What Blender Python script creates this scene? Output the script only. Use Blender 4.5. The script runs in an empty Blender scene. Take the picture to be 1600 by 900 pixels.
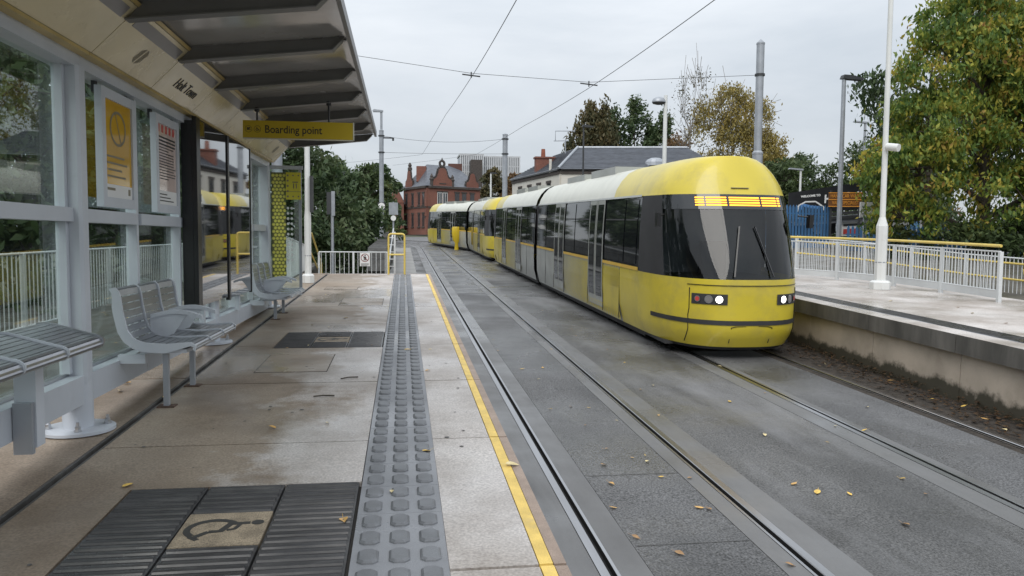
import bpy, math, random
import numpy as np
from mathutils import Vector, Matrix, Euler
PI = math.pi
S = 0.0267                     # the stop lies on a slope: ground rises S metres per metre along the track
TILT = math.atan(S)
RAIL = -0.9                    # rail level below platform level
sc = bpy.context.scene
C = sc.collection
random.seed(7)
rng = np.random.default_rng(11)

# ------------------------------------------------------------------ camera
cam_d = bpy.data.cameras.new("camera")
cam = bpy.data.objects.new("camera", cam_d); C.objects.link(cam)
cam_d.sensor_width = 36; cam_d.lens = 27.0
cam_d.clip_start = 0.05; cam_d.clip_end = 4000
def cam_matrix(yaw, pitch, roll):
    cy, sy, cp, sp = math.cos(yaw), math.sin(yaw), math.cos(pitch), math.sin(pitch)
    f = Vector((sy*cp, cy*cp, -sp)); r = Vector((cy, -sy, 0)); u = r.cross(f)
    c, s = math.cos(roll), math.sin(roll)
    r2 = r*c + u*s; u2 = u*c - r*s
    return Matrix(((r2.x, u2.x, -f.x), (r2.y, u2.y, -f.y), (r2.z, u2.z, -f.z)))
cam.matrix_world = Matrix.Translation((0, 0, 1.5)) @ cam_matrix(math.radians(8.0735), math.radians(3.6767), math.radians(0.45)).to_4x4()
sc.camera = cam

# ------------------------------------------------------------------ world, sun, exposure
w = bpy.data.worlds.new("World"); sc.world = w; w.use_nodes = True
nt = w.node_tree; nt.nodes.clear()
SUN_EL, SUN_ROT = math.radians(48), math.radians(200)
def wn(t): return nt.nodes.new(t)
out = wn("ShaderNodeOutputWorld"); bg = wn("ShaderNodeBackground"); sky = wn("ShaderNodeTexSky")
sky.sky_type = 'NISHITA'; sky.sun_disc = False; sky.sun_elevation = SUN_EL; sky.sun_rotation = SUN_ROT
tc = wn("ShaderNodeTexCoord"); mp = wn("ShaderNodeMapping"); mp.inputs['Scale'].default_value = (1.0, 1.0, 3.2)
no = wn("ShaderNodeTexNoise"); no.inputs['Scale'].default_value = 2.1; no.inputs['Detail'].default_value = 7; no.inputs['Roughness'].default_value = .55
no.inputs['Distortion'].default_value = .4
rp = wn("ShaderNodeValToRGB")
rp.color_ramp.elements[0].position = .36; rp.color_ramp.elements[0].color = (3.95, 4.3, 4.68, 1)
rp.color_ramp.elements[1].position = .64; rp.color_ramp.elements[1].color = (5.1, 5.36, 5.65, 1)
mx = wn("ShaderNodeMix"); mx.data_type = 'RGBA'; mx.inputs['Factor'].default_value = .93
L = nt.links.new
L(tc.outputs['Generated'], mp.inputs['Vector']); L(mp.outputs['Vector'], no.inputs['Vector']); L(no.outputs['Fac'], rp.inputs['Fac'])
# an overcast sky is brighter overhead than at the horizon
spz = wn("ShaderNodeSeparateXYZ"); zr_ = wn("ShaderNodeMapRange"); zr_.inputs['To Min'].default_value = 1.0; zr_.inputs['To Max'].default_value = 2.7
scl = wn("ShaderNodeVectorMath"); scl.operation = 'SCALE'
L(tc.outputs['Generated'], spz.inputs[0]); L(spz.outputs['Z'], zr_.inputs['Value']); L(rp.outputs['Color'], scl.inputs[0]); L(zr_.outputs['Result'], scl.inputs['Scale'])
L(sky.outputs['Color'], mx.inputs['A']); L(scl.outputs['Vector'], mx.inputs['B'])
L(mx.outputs['Result'], bg.inputs['Color']); bg.inputs['Strength'].default_value = .1
L(bg.outputs['Background'], out.inputs['Surface'])
sd = bpy.data.lights.new("sun", 'SUN'); sun = bpy.data.objects.new("sun", sd); C.objects.link(sun)
sd.energy = 1.5; sd.angle = math.radians(40); sd.color = (1, .96, .9)
# sun direction: rotation measured from +Y, clockwise seen from above
sdir = Vector((math.sin(SUN_ROT)*math.cos(SUN_EL), math.cos(SUN_ROT)*math.cos(SUN_EL), math.sin(SUN_EL)))
sun.rotation_euler = sdir.to_track_quat('Z', 'Y').to_euler(); sun.location = (0, -20, 40)
vs = sc.view_settings
sc.display_settings.display_device = 'sRGB'
vs.view_transform = 'Standard'; vs.look = 'None'; vs.gamma = 1; vs.exposure = 0.3; vs.use_curve_mapping = False
sc.render.engine = 'CYCLES'
sc.cycles.transparent_max_bounces = 24; sc.cycles.max_bounces = 8; sc.cycles.glossy_bounces = 5

# ------------------------------------------------------------------ materials
def mat(name, col, rough=.6, metal=0.0, var=.12, scale=2.0, bump=0.0, bscale=80, col2=None, rvar=0.0, rscale=1.5,
        emit=None, estr=0, spec=.5, detail=5, lo=.35, hi=.65, stretch=None, fine=0.0, fscale=220, dirt=None, coat=0):
    m = bpy.data.materials.new(name); m.use_nodes = True
    t = m.node_tree; n = t.nodes; b = n['Principled BSDF']; lk = t.links.new
    b.inputs['Metallic'].default_value = metal; b.inputs['Roughness'].default_value = rough
    b.inputs['Specular IOR Level'].default_value = spec; b.inputs['Coat Weight'].default_value = coat
    g = n.new("ShaderNodeNewGeometry"); vec = g.outputs['Position']
    if stretch:
        mp = n.new("ShaderNodeMapping"); mp.inputs['Scale'].default_value = stretch; lk(vec, mp.inputs['Vector']); vec = mp.outputs['Vector']
    c2 = col2 if col2 else tuple(min(1, c*(1+var)) for c in col)
    c1 = col if col2 else tuple(c*(1-var) for c in col)
    cur = None
    if var or col2:
        nz = n.new("ShaderNodeTexNoise"); nz.inputs['Scale'].default_value = scale; nz.inputs['Detail'].default_value = detail
        lk(vec, nz.inputs['Vector'])
        r = n.new("ShaderNodeMapRange"); r.inputs['From Min'].default_value = lo; r.inputs['From Max'].default_value = hi
        lk(nz.outputs['Fac'], r.inputs['Value'])
        mx = n.new("ShaderNodeMix"); mx.data_type = 'RGBA'
        mx.inputs['A'].default_value = (*c1, 1); mx.inputs['B'].default_value = (*c2, 1); lk(r.outputs['Result'], mx.inputs['Factor'])
        cur = mx.outputs['Result']
        if fine:
            nf = n.new("ShaderNodeTexNoise"); nf.inputs['Scale'].default_value = fscale; nf.inputs['Detail'].default_value = 2
            lk(g.outputs['Position'], nf.inputs['Vector'])
            rf = n.new("ShaderNodeMapRange"); rf.inputs['From Min'].default_value = .3; rf.inputs['From Max'].default_value = .7
            rf.inputs['To Min'].default_value = 1-fine; rf.inputs['To Max'].default_value = 1+fine
            lk(nf.outputs['Fac'], rf.inputs['Value'])
            mf = n.new("ShaderNodeVectorMath"); mf.operation = 'SCALE'; lk(cur, mf.inputs[0]); lk(rf.outputs['Result'], mf.inputs['Scale'])
            cur = mf.outputs['Vector']
        if dirt:      # (colour, scale, lo, hi, amount)
            nd = n.new("ShaderNodeTexNoise"); nd.inputs['Scale'].default_value = dirt[1]; nd.inputs['Detail'].default_value = 8; nd.inputs['Roughness'].default_value = .65
            lk(vec, nd.inputs['Vector'])
            rd = n.new("ShaderNodeMapRange"); rd.inputs['From Min'].default_value = dirt[2]; rd.inputs['From Max'].default_value = dirt[3]; rd.inputs['To Max'].default_value = dirt[4]
            lk(nd.outputs['Fac'], rd.inputs['Value'])
            md = n.new("ShaderNodeMix"); md.data_type = 'RGBA'; lk(cur, md.inputs['A']); md.inputs['B'].default_value = (*dirt[0], 1); lk(rd.outputs['Result'], md.inputs['Factor'])
            cur = md.outputs['Result']
        lk(cur, b.inputs['Base Color'])
    else:
        b.inputs['Base Color'].default_value = (*col, 1)
    if rvar:
        nr = n.new("ShaderNodeTexNoise"); nr.inputs['Scale'].default_value = rscale; nr.inputs['Detail'].default_value = 6
        lk(g.outputs['Position'], nr.inputs['Vector'])
        rr = n.new("ShaderNodeMapRange"); rr.inputs['From Min'].default_value = .38; rr.inputs['From Max'].default_value = .62
        rr.inputs['To Min'].default_value = max(.03, rough-rvar); rr.inputs['To Max'].default_value = min(1, rough+rvar)
        lk(nr.outputs['Fac'], rr.inputs['Value']); lk(rr.outputs['Result'], b.inputs['Roughness'])
    if bump:
        nb = n.new("ShaderNodeTexNoise"); nb.inputs['Scale'].default_value = bscale; nb.inputs['Detail'].default_value = 4
        lk(vec, nb.inputs['Vector'])
        bp = n.new("ShaderNodeBump"); bp.inputs['Strength'].default_value = bump; bp.inputs['Distance'].default_value = .02
        lk(nb.outputs['Fac'], bp.inputs['Height']); lk(bp.outputs['Normal'], b.inputs['Normal'])
    if emit:
        b.inputs['Emission Color'].default_value = (*emit, 1); b.inputs['Emission Strength'].default_value = estr
    return m

def glass_mat(name, tint, ior=1.5, refl=(1, 1, 1), boost=0.0):
    m = bpy.data.materials.new(name); m.use_nodes = True
    t = m.node_tree; n = t.nodes; n.clear(); lk = t.links.new
    o = n.new("ShaderNodeOutputMaterial"); tr = n.new("ShaderNodeBsdfTransparent"); gl = n.new("ShaderNodeBsdfGlossy")
    tr.inputs['Color'].default_value = (*tint, 1); gl.inputs['Roughness'].default_value = .012; gl.inputs['Color'].default_value = (*refl, 1)
    fr = n.new("ShaderNodeFresnel")          # same reflectance from either side of a thin pane
    ge = n.new("ShaderNodeNewGeometry"); mi = n.new("ShaderNodeMapRange"); lk(ge.outputs['Backfacing'], mi.inputs['Value'])
    mi.inputs['To Min'].default_value = ior; mi.inputs['To Max'].default_value = 1/ior; lk(mi.outputs['Result'], fr.inputs['IOR'])
    ad = n.new("ShaderNodeMath"); ad.operation = 'ADD'; ad.use_clamp = True; ad.inputs[1].default_value = boost
    mx = n.new("ShaderNodeMixShader"); lk(fr.outputs['Fac'], ad.inputs[0]); lk(ad.outputs[0], mx.inputs['Fac'])
    lk(tr.outputs[0], mx.inputs[1]); lk(gl.outputs[0], mx.inputs[2]); lk(mx.outputs[0], o.inputs['Surface'])
    return m

def leaf_mat(name, cols, clump=.7, rough=.55, trans=.25, kl=.5, kc=.62):
    """cols: list of colours; hue drifts by clump (position noise) and by leaf (random per island)"""
    m = bpy.data.materials.new(name); m.use_nodes = True
    t = m.node_tree; n = t.nodes; b = n['Principled BSDF']; lk = t.links.new
    g = n.new("ShaderNodeNewGeometry")
    nz = n.new("ShaderNodeTexNoise"); nz.inputs['Scale'].default_value = clump; nz.inputs['Detail'].default_value = 4
    lk(g.outputs['Position'], nz.inputs['Vector'])
    r = n.new("ShaderNodeMapRange"); r.inputs['From Min'].default_value = .3; r.inputs['From Max'].default_value = .7
    lk(nz.outputs['Fac'], r.inputs['Value'])
    a = n.new("ShaderNodeMath"); a.operation = 'MULTIPLY_ADD'; a.inputs[1].default_value = kl; lk(g.outputs['Random Per Island'], a.inputs[0])
    s = n.new("ShaderNodeMath"); s.operation = 'MULTIPLY'; s.inputs[1].default_value = kc; lk(r.outputs['Result'], s.inputs[0]); lk(s.outputs[0], a.inputs[2])
    cr = n.new("ShaderNodeValToRGB"); e = cr.color_ramp.elements
    while len(e) < len(cols): e.new(.5)
    for i, c in enumerate(cols):
        e[i].position = i/(len(cols)-1); e[i].color = (*c, 1)
    lk(a.outputs[0], cr.inputs['Fac']); lk(cr.outputs['Color'], b.inputs['Base Color'])
    b.inputs['Roughness'].default_value = rough; b.inputs['Specular IOR Level'].default_value = .3
    tl = n.new("ShaderNodeBsdfTranslucent"); lk(cr.outputs['Color'], tl.inputs['Color'])
    mx = n.new("ShaderNodeMixShader"); mx.inputs['Fac'].default_value = trans
    lk(b.outputs[0], mx.inputs[1]); lk(tl.outputs[0], mx.inputs[2]); lk(mx.outputs[0], n['Material Output'].inputs['Surface'])
    return m

def brick_mat(name, c1, c2, mortar, scale=4.0, ax=.9, ay=.45):
    m = bpy.data.materials.new(name); m.use_nodes = True
    t = m.node_tree; n = t.nodes; b = n['Principled BSDF']; lk = t.links.new
    g = n.new("ShaderNodeNewGeometry"); sp = n.new("ShaderNodeSeparateXYZ"); lk(g.outputs['Position'], sp.inputs[0])
    a = n.new("ShaderNodeMath"); a.operation = 'MULTIPLY'; a.inputs[1].default_value = ax; lk(sp.outputs['X'], a.inputs[0])
    a2 = n.new("ShaderNodeMath"); a2.operation = 'MULTIPLY_ADD'; a2.inputs[1].default_value = ay; lk(sp.outputs['Y'], a2.inputs[0]); lk(a.outputs[0], a2.inputs[2])
    cb = n.new("ShaderNodeCombineXYZ"); lk(a2.outputs[0], cb.inputs[0]); lk(sp.outputs['Z'], cb.inputs[1])
    br = n.new("ShaderNodeTexBrick"); br.inputs['Scale'].default_value = scale; br.inputs['Color1'].default_value = (*c1, 1); br.inputs['Color2'].default_value = (*c2, 1)
    br.inputs['Mortar'].default_value = (*mortar, 1); br.inputs['Mortar Size'].default_value = .012
    lk(cb.outputs[0], br.inputs['Vector'])
    nz = n.new("ShaderNodeTexNoise"); nz.inputs['Scale'].default_value = .6; nz.inputs['Detail'].default_value = 6; lk(g.outputs['Position'], nz.inputs['Vector'])
    r = n.new("ShaderNodeMapRange"); r.inputs['To Min'].default_value = .65; r.inputs['To Max'].default_value = 1.3; lk(nz.outputs['Fac'], r.inputs['Value'])
    v = n.new("ShaderNodeVectorMath"); v.operation = 'SCALE'; lk(br.outputs['Color'], v.inputs[0]); lk(r.outputs['Result'], v.inputs['Scale'])
    lk(v.outputs[0], b.inputs['Base Color']); b.inputs['Roughness'].default_value = .85
    return m

def platform_mat():
    """pale aggregate concrete, brown staining near the shelter, wet glossy patches"""
    m = mat("platform_concrete", (.43, .39, .36), rough=.42, col2=(.55, .515, .49), scale=1.2, rvar=.27, rscale=.55, fine=.28, fscale=75, bump=.08, bscale=110,
            dirt=((.17, .13, .095), .9, .45, .66, .6))
    t = m.node_tree; n = t.nodes; lk = t.links.new; b = n['Principled BSDF']
    src = b.inputs['Base Color'].links[0].from_socket
    g = n.new("ShaderNodeNewGeometry"); sp = n.new("ShaderNodeSeparateXYZ"); lk(g.outputs['Position'], sp.inputs[0])
    nz = n.new("ShaderNodeTexNoise"); nz.inputs['Scale'].default_value = 1.3; nz.inputs['Detail'].default_value = 9; nz.inputs['Roughness'].default_value = .62
    lk(g.outputs['Position'], nz.inputs['Vector'])
    a = n.new("ShaderNodeMath"); a.operation = 'MULTIPLY_ADD'; a.inputs[1].default_value = 2.6; lk(nz.outputs['Fac'], a.inputs[0]); lk(sp.outputs['X'], a.inputs[2])
    r = n.new("ShaderNodeMapRange"); r.inputs['From Min'].default_value = .38; r.inputs['From Max'].default_value = .72; r.inputs['To Min'].default_value = .92; r.inputs['To Max'].default_value = 0
    lk(a.outputs[0], r.inputs['Value'])
    mx = n.new("ShaderNodeMix"); mx.data_type = 'RGBA'; lk(src, mx.inputs['A'])
    # walked-in grime keeps the aggregate's own speckle
    mulv = n.new("ShaderNodeVectorMath"); mulv.operation = 'MULTIPLY'; lk(src, mulv.inputs[0]); mulv.inputs[1].default_value = (.52, .435, .335)
    lk(mulv.outputs[0], mx.inputs['B']); lk(r.outputs['Result'], mx.inputs['Factor'])
    lk(mx.outputs['Result'], b.inputs['Base Color'])
    return m

M = {}
M['slab'] = platform_mat()
M['under'] = mat("joint_dirt", (.05, .045, .04), .9)
M['tactile'] = mat("tactile_paver", (.205, .21, .225), .38, var=.18, scale=3, rvar=.18, fine=.15, bump=.04, bscale=300)
M['lozenge'] = mat("tactile_lozenge", (.14, .145, .155), .45, var=.2, scale=5, fine=.15)
M['ridged'] = mat("ridged_paver", (.045, .044, .046), .40, var=.25, scale=4, rvar=.18, fine=.2, dirt=((.13, .125, .12), 3, .5, .75, .5), stretch=(1, 4, 1))
M['emblem_base'] = mat("emblem_paver", (.27, .215, .15), .7, var=.2, scale=12, fine=.45, fscale=160)
M['emblem'] = mat("emblem_black", (.035, .033, .03), .6, var=.2)
M['yellow_line'] = mat("yellow_line_paint", (.74, .52, .13), .55, var=.12, scale=9, fine=.12, dirt=((.42, .33, .2), 6, .56, .72, .45))
M['edge'] = mat("edge_coping", (.33, .25, .20), .6, var=.15, scale=5, fine=.25, dirt=((.1, .085, .07), 2, .5, .75, .5))
M['platwall'] = mat("platform_wall", (.40, .35, .29), .75, var=.15, scale=1.5, fine=.12, dirt=((.10, .08, .06), 1.1, .47, .7, .8))
def moss(m):
    t = m.node_tree; n = t.nodes; lk = t.links.new; b = n['Principled BSDF']; src = b.inputs['Base Color'].links[0].from_socket
    g = n.new("ShaderNodeNewGeometry"); sp = n.new("ShaderNodeSeparateXYZ"); lk(g.outputs['Position'], sp.inputs[0])
    a = n.new("ShaderNodeMath"); a.operation = 'MULTIPLY_ADD'; a.inputs[1].default_value = -S; lk(sp.outputs['Y'], a.inputs[0]); lk(sp.outputs['Z'], a.inputs[2])
    nz = n.new("ShaderNodeTexNoise"); nz.inputs['Scale'].default_value = 2.6; nz.inputs['Detail'].default_value = 10; nz.inputs['Roughness'].default_value = .7; lk(g.outputs['Position'], nz.inputs['Vector'])
    c = n.new("ShaderNodeMath"); c.operation = 'MULTIPLY_ADD'; c.inputs[1].default_value = -.55; lk(nz.outputs['Fac'], c.inputs[0]); lk(a.outputs[0], c.inputs[2])
    r = n.new("ShaderNodeMapRange"); r.inputs['From Min'].default_value = -1.03; r.inputs['From Max'].default_value = -.93; r.inputs['To Min'].default_value = .93; r.inputs['To Max'].default_value = 0; lk(c.outputs[0], r.inputs['Value'])
    mx = n.new("ShaderNodeMix"); mx.data_type = 'RGBA'; lk(src, mx.inputs['A']); mx.inputs['B'].default_value = (.032, .030, .018, 1); lk(r.outputs['Result'], mx.inputs['Factor']); lk(mx.outputs['Result'], b.inputs['Base Color'])
    return m
M['wall_moss'] = moss(mat("mossy_wall", (.45, .385, .315), .75, var=.15, scale=1.5, fine=.12, dirt=((.24, .19, .14), 1.1, .5, .75, .6)))
M['lip'] = mat("platform_lip", (.12, .112, .10), .8, var=.3, scale=2, dirt=((.03, .03, .028), 3, .4, .7, .7), stretch=(1, 1, .25))
M['asphalt'] = mat("track_asphalt", (.100, .100, .102), .46, var=.22, scale=1.1, rvar=.28, rscale=.5, fine=.75, fscale=62, bump=.5, bscale=90, dirt=((.20, .20, .20), .8, .55, .75, .4), stretch=(1, .35, 1))
M['asphalt_dark'] = mat("track_asphalt_dark", (.082, .081, .08), .46, var=.3, scale=1.0, rvar=.30, rscale=.4, fine=.7, fscale=62, bump=.45, bscale=90, stretch=(1, .25, 1), dirt=((.21, .21, .215), .8, .5, .68, .7))
M['band'] = mat("rail_concrete", (.155, .154, .155), .40, var=.22, scale=1.6, rvar=.2, rscale=.8, fine=.12, stretch=(1, .2, 1), dirt=((.08, .08, .08), 1.6, .46, .66, .75))
M['rail'] = mat("rail_steel", (.42, .42, .43), .28, metal=1, var=.1, scale=6, stretch=(1, .1, 1))
M['groove'] = mat("rail_groove", (.012, .012, .012), .8)
M['litter'] = mat("litter_bed", (.035, .028, .022), .95, var=.4, scale=9, bump=.8, bscale=40)
M['litterbits'] = leaf_mat("litter_bits", [(.02, .016, .012), (.05, .035, .022), (.09, .05, .025), (.12, .08, .04)], 3)
M['road'] = mat("road", (.13, .13, .13), .5, var=.15, scale=.4, fine=.2, rvar=.15)
M['pave'] = mat("pavement", (.24, .235, .225), .6, var=.15, scale=.6, fine=.1)
M['ground'] = mat("ground_soil", (.07, .065, .05), .95, col2=(.06, .08, .035), scale=.15)
M['path'] = mat("side_path_tarmac", (.085, .075, .06), .55, var=.3, scale=1.4, fine=.3, rvar=.2, dirt=((.05, .055, .03), 1.2, .5, .7, .7))
M['grey'] = mat("painted_grey", (.52, .55, .595), .38, var=.06, scale=2, dirt=((.22, .23, .24), 7, .60, .85, .35))
M['grey_dark'] = mat("canopy_grey", (.15, .147, .143), .40, var=.1, scale=3)
M['roof_sheet'] = mat("canopy_sheet", (.42, .405, .385), .20, metal=.2, var=.15, scale=1.2, rvar=.1)
M['cream'] = mat("cream_panel", (.62, .53, .33), .26, var=.07, scale=1.2, rvar=.08, dirt=((.30, .235, .12), 1.4, .52, .78, .4))
M['cream_edge'] = mat("cream_edge", (.48, .36, .14), .4, var=.15, scale=4)
M['diffuser'] = mat("lamp_diffuser", (.20, .19, .185), .35, var=.06)
M['black'] = mat("black_frame", (.012, .012, .013), .3, var=.1)
M['ink'] = mat("ink", (.02, .02, .022), .5, var=.0)
M['ink_soft'] = mat("emblem_grey", (.20, .175, .12), .5, var=.05)
M['steel'] = mat("stainless", (.50, .51, .53), .30, metal=.9, var=.1, scale=4, stretch=(6, 1, 6))
M['seat'] = mat("seat_metal", (.40, .41, .43), .30, metal=.85, var=.12, scale=3, dirt=((.25, .25, .26), 5, .55, .8, .4))
M['rust'] = mat("rusty_plate", (.09, .055, .04), .8, var=.3, scale=20)
M['white_paint'] = mat("white_paint", (.66, .67, .66), .42, var=.06, scale=1.5, dirt=((.42, .42, .38), 3, .56, .8, .45))
M['fence_white'] = mat("fence_paint", (.58, .60, .61), .42, var=.07, scale=2, dirt=((.35, .35, .32), 4, .55, .8, .5))
M['yellow'] = mat("yellow_rail", (.66, .50, .12), .38, var=.08, scale=3, dirt=((.4, .32, .15), 5, .58, .8, .5))
M['sign_yellow'] = mat("sign_yellow", (.53, .38, .02), .28, var=.03, scale=2)
M['sign_yellow2'] = mat("poster_yellow", (.58, .34, .03), .07, var=.05, scale=2)
M['paper'] = mat("paper", (.72, .72, .71), .5, var=.03)
M['pink'] = mat("poster_pink", (.62, .50, .45), .07, var=.05)
M['red'] = mat("poster_red", (.5, .06, .05), .45, var=.05)
M['galv'] = mat("galvanised", (.33, .35, .38), .42, metal=.35, var=.1, scale=3)
M['dark_metal'] = mat("dark_metal", (.035, .037, .04), .5, var=.15)
M['blue'] = mat("blue_paint", (.045, .135, .28), .5, var=.15, scale=1.5)
M['glass'] = glass_mat("pane_glass", (.86, .92, .90), 1.45, boost=.02)
M['display_glass'] = mat("display_glass", (.012, .012, .014), .02, var=0, spec=1.0, coat=1)
M['dot_yellow'] = mat("film_yellow", (.80, .75, .14), .4, var=.06)
M['dot_dark'] = mat("film_hole", (.13, .14, .05), .4, var=.1)
M['tram_yellow'] = mat("tram_yellow", (.58, .465, .04), .33, var=.05, scale=1.2, coat=.25, dirt=((.30, .25, .09), 1.6, .5, .75, .55))
M['tram_grey'] = mat("tram_silver", (.36, .37, .345), .34, var=.06, metal=.15, coat=.2, dirt=((.2, .19, .16), 1.4, .5, .75, .5))
M['tram_pale'] = mat("tram_pale", (.60, .60, .52), .35, var=.05, coat=.2)
M['tram_glass'] = mat("tram_glass", (.014, .016, .018), .04, var=0, spec=.8)
M['screen'] = glass_mat("tram_windscreen", (.30, .33, .34), 1.5)
M['tram_dark'] = mat("tram_dark", (.03, .03, .032), .6, var=.15)
M['gold'] = mat("waist_stripe", (.66, .42, .06), .35, var=.05)
M['led'] = mat("led_amber", (.2, .08, .0), .5, var=0, emit=(1, .40, .03), estr=3.0)
M['drain'] = mat("drain_metal", (.10, .095, .09), .55, var=.4, scale=5, dirt=((.04, .035, .03), 4, .45, .65, .8))
M['headlight'] = mat("headlight_lit", (.9, .9, .85), .3, var=0, emit=(1, .95, .82), estr=5)
M['brick'] = brick_mat("red_brick", (.225, .088, .062), (.165, .066, .048), (.17, .11, .09), 4.4)
M['brick_dark'] = brick_mat("dark_brick", (.13, .055, .04), (.10, .045, .035), (.11, .08, .07), 4.4)
M['stone_dark'] = mat("dark_stone", (.06, .05, .045), .8, var=.25)
M['terracotta'] = mat("terracotta", (.26, .085, .05), .8, var=.2)
M['slate'] = mat("slate_roof", (.105, .115, .135), .45, var=.2, scale=3, stretch=(.6, .6, 4), rvar=.1)
M['render'] = mat("white_render", (.60, .575, .52), .8, var=.08, scale=.8, dirt=((.36, .33, .27), .8, .5, .75, .5))
M['window_dark'] = mat("window_glass", (.03, .034, .04), .06, var=.2, scale=1, spec=.8)
M['concrete_tower'] = mat("tower_concrete", (.50, .51, .53), .7, var=.06)
M['tower_glass'] = mat("tower_glass", (.13, .15, .18), .25, var=.2, scale=.3)
M['bark'] = mat("bark", (.07, .058, .045), .9, var=.3, scale=6, bump=.5, bscale=20)
M['bark_pale'] = mat("bark_birch", (.22, .20, .18), .9, var=.3, scale=6)
M['wall_stone'] = mat("parapet_stone", (.12, .12, .118), .8, var=.35, scale=3, bump=.5, bscale=9)
M['wash_black'] = mat("hoarding_black", (.012, .013, .016), .45, var=.2)
M['wash_brown'] = mat("sign_brown", (.13, .05, .012), .5, var=.1)
M['wash_orange'] = mat("sign_orange", (.62, .26, .03), .5, var=.05)
M['roof_tin'] = mat("tin_roof", (.17, .18, .20), .45, var=.2, scale=2)
M['leaf_fallen'] = [mat("fallen_leaf_%d" % i, c, .55, var=.15, scale=40) for i, c in enumerate([(.70, .46, .10), (.60, .36, .12), (.66, .55, .30), (.34, .20, .09)])]
M['woods'] = leaf_mat("woodland_leaf", [(.03, .045, .02), (.052, .08, .03), (.075, .11, .04), (.13, .145, .05)], .6)
M['dark_tree'] = leaf_mat("dark_leaf", [(.032, .056, .028), (.055, .09, .04), (.08, .118, .05), (.12, .145, .07)], .7)
M['autumn'] = leaf_mat("autumn_leaf", [(.032, .065, .024), (.055, .11, .032), (.08, .145, .034), (.115, .18, .038), (.18, .235, .042), (.32, .32, .05), (.46, .36, .065), (.24, .12, .05)], 1.25, trans=.32, kl=.38, kc=.72)
M['birch'] = leaf_mat("birch_leaf", [(.14, .125, .045), (.22, .185, .06), (.31, .245, .07), (.40, .30, .09)], .5)
M['olive'] = leaf_mat("olive_leaf", [(.045, .055, .03), (.075, .08, .04), (.12, .10, .045), (.15, .11, .05)], .4)
M['brown_tree'] = leaf_mat("brown_leaf", [(.10, .06, .03), (.17, .10, .05), (.20, .14, .06)], .5)

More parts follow.
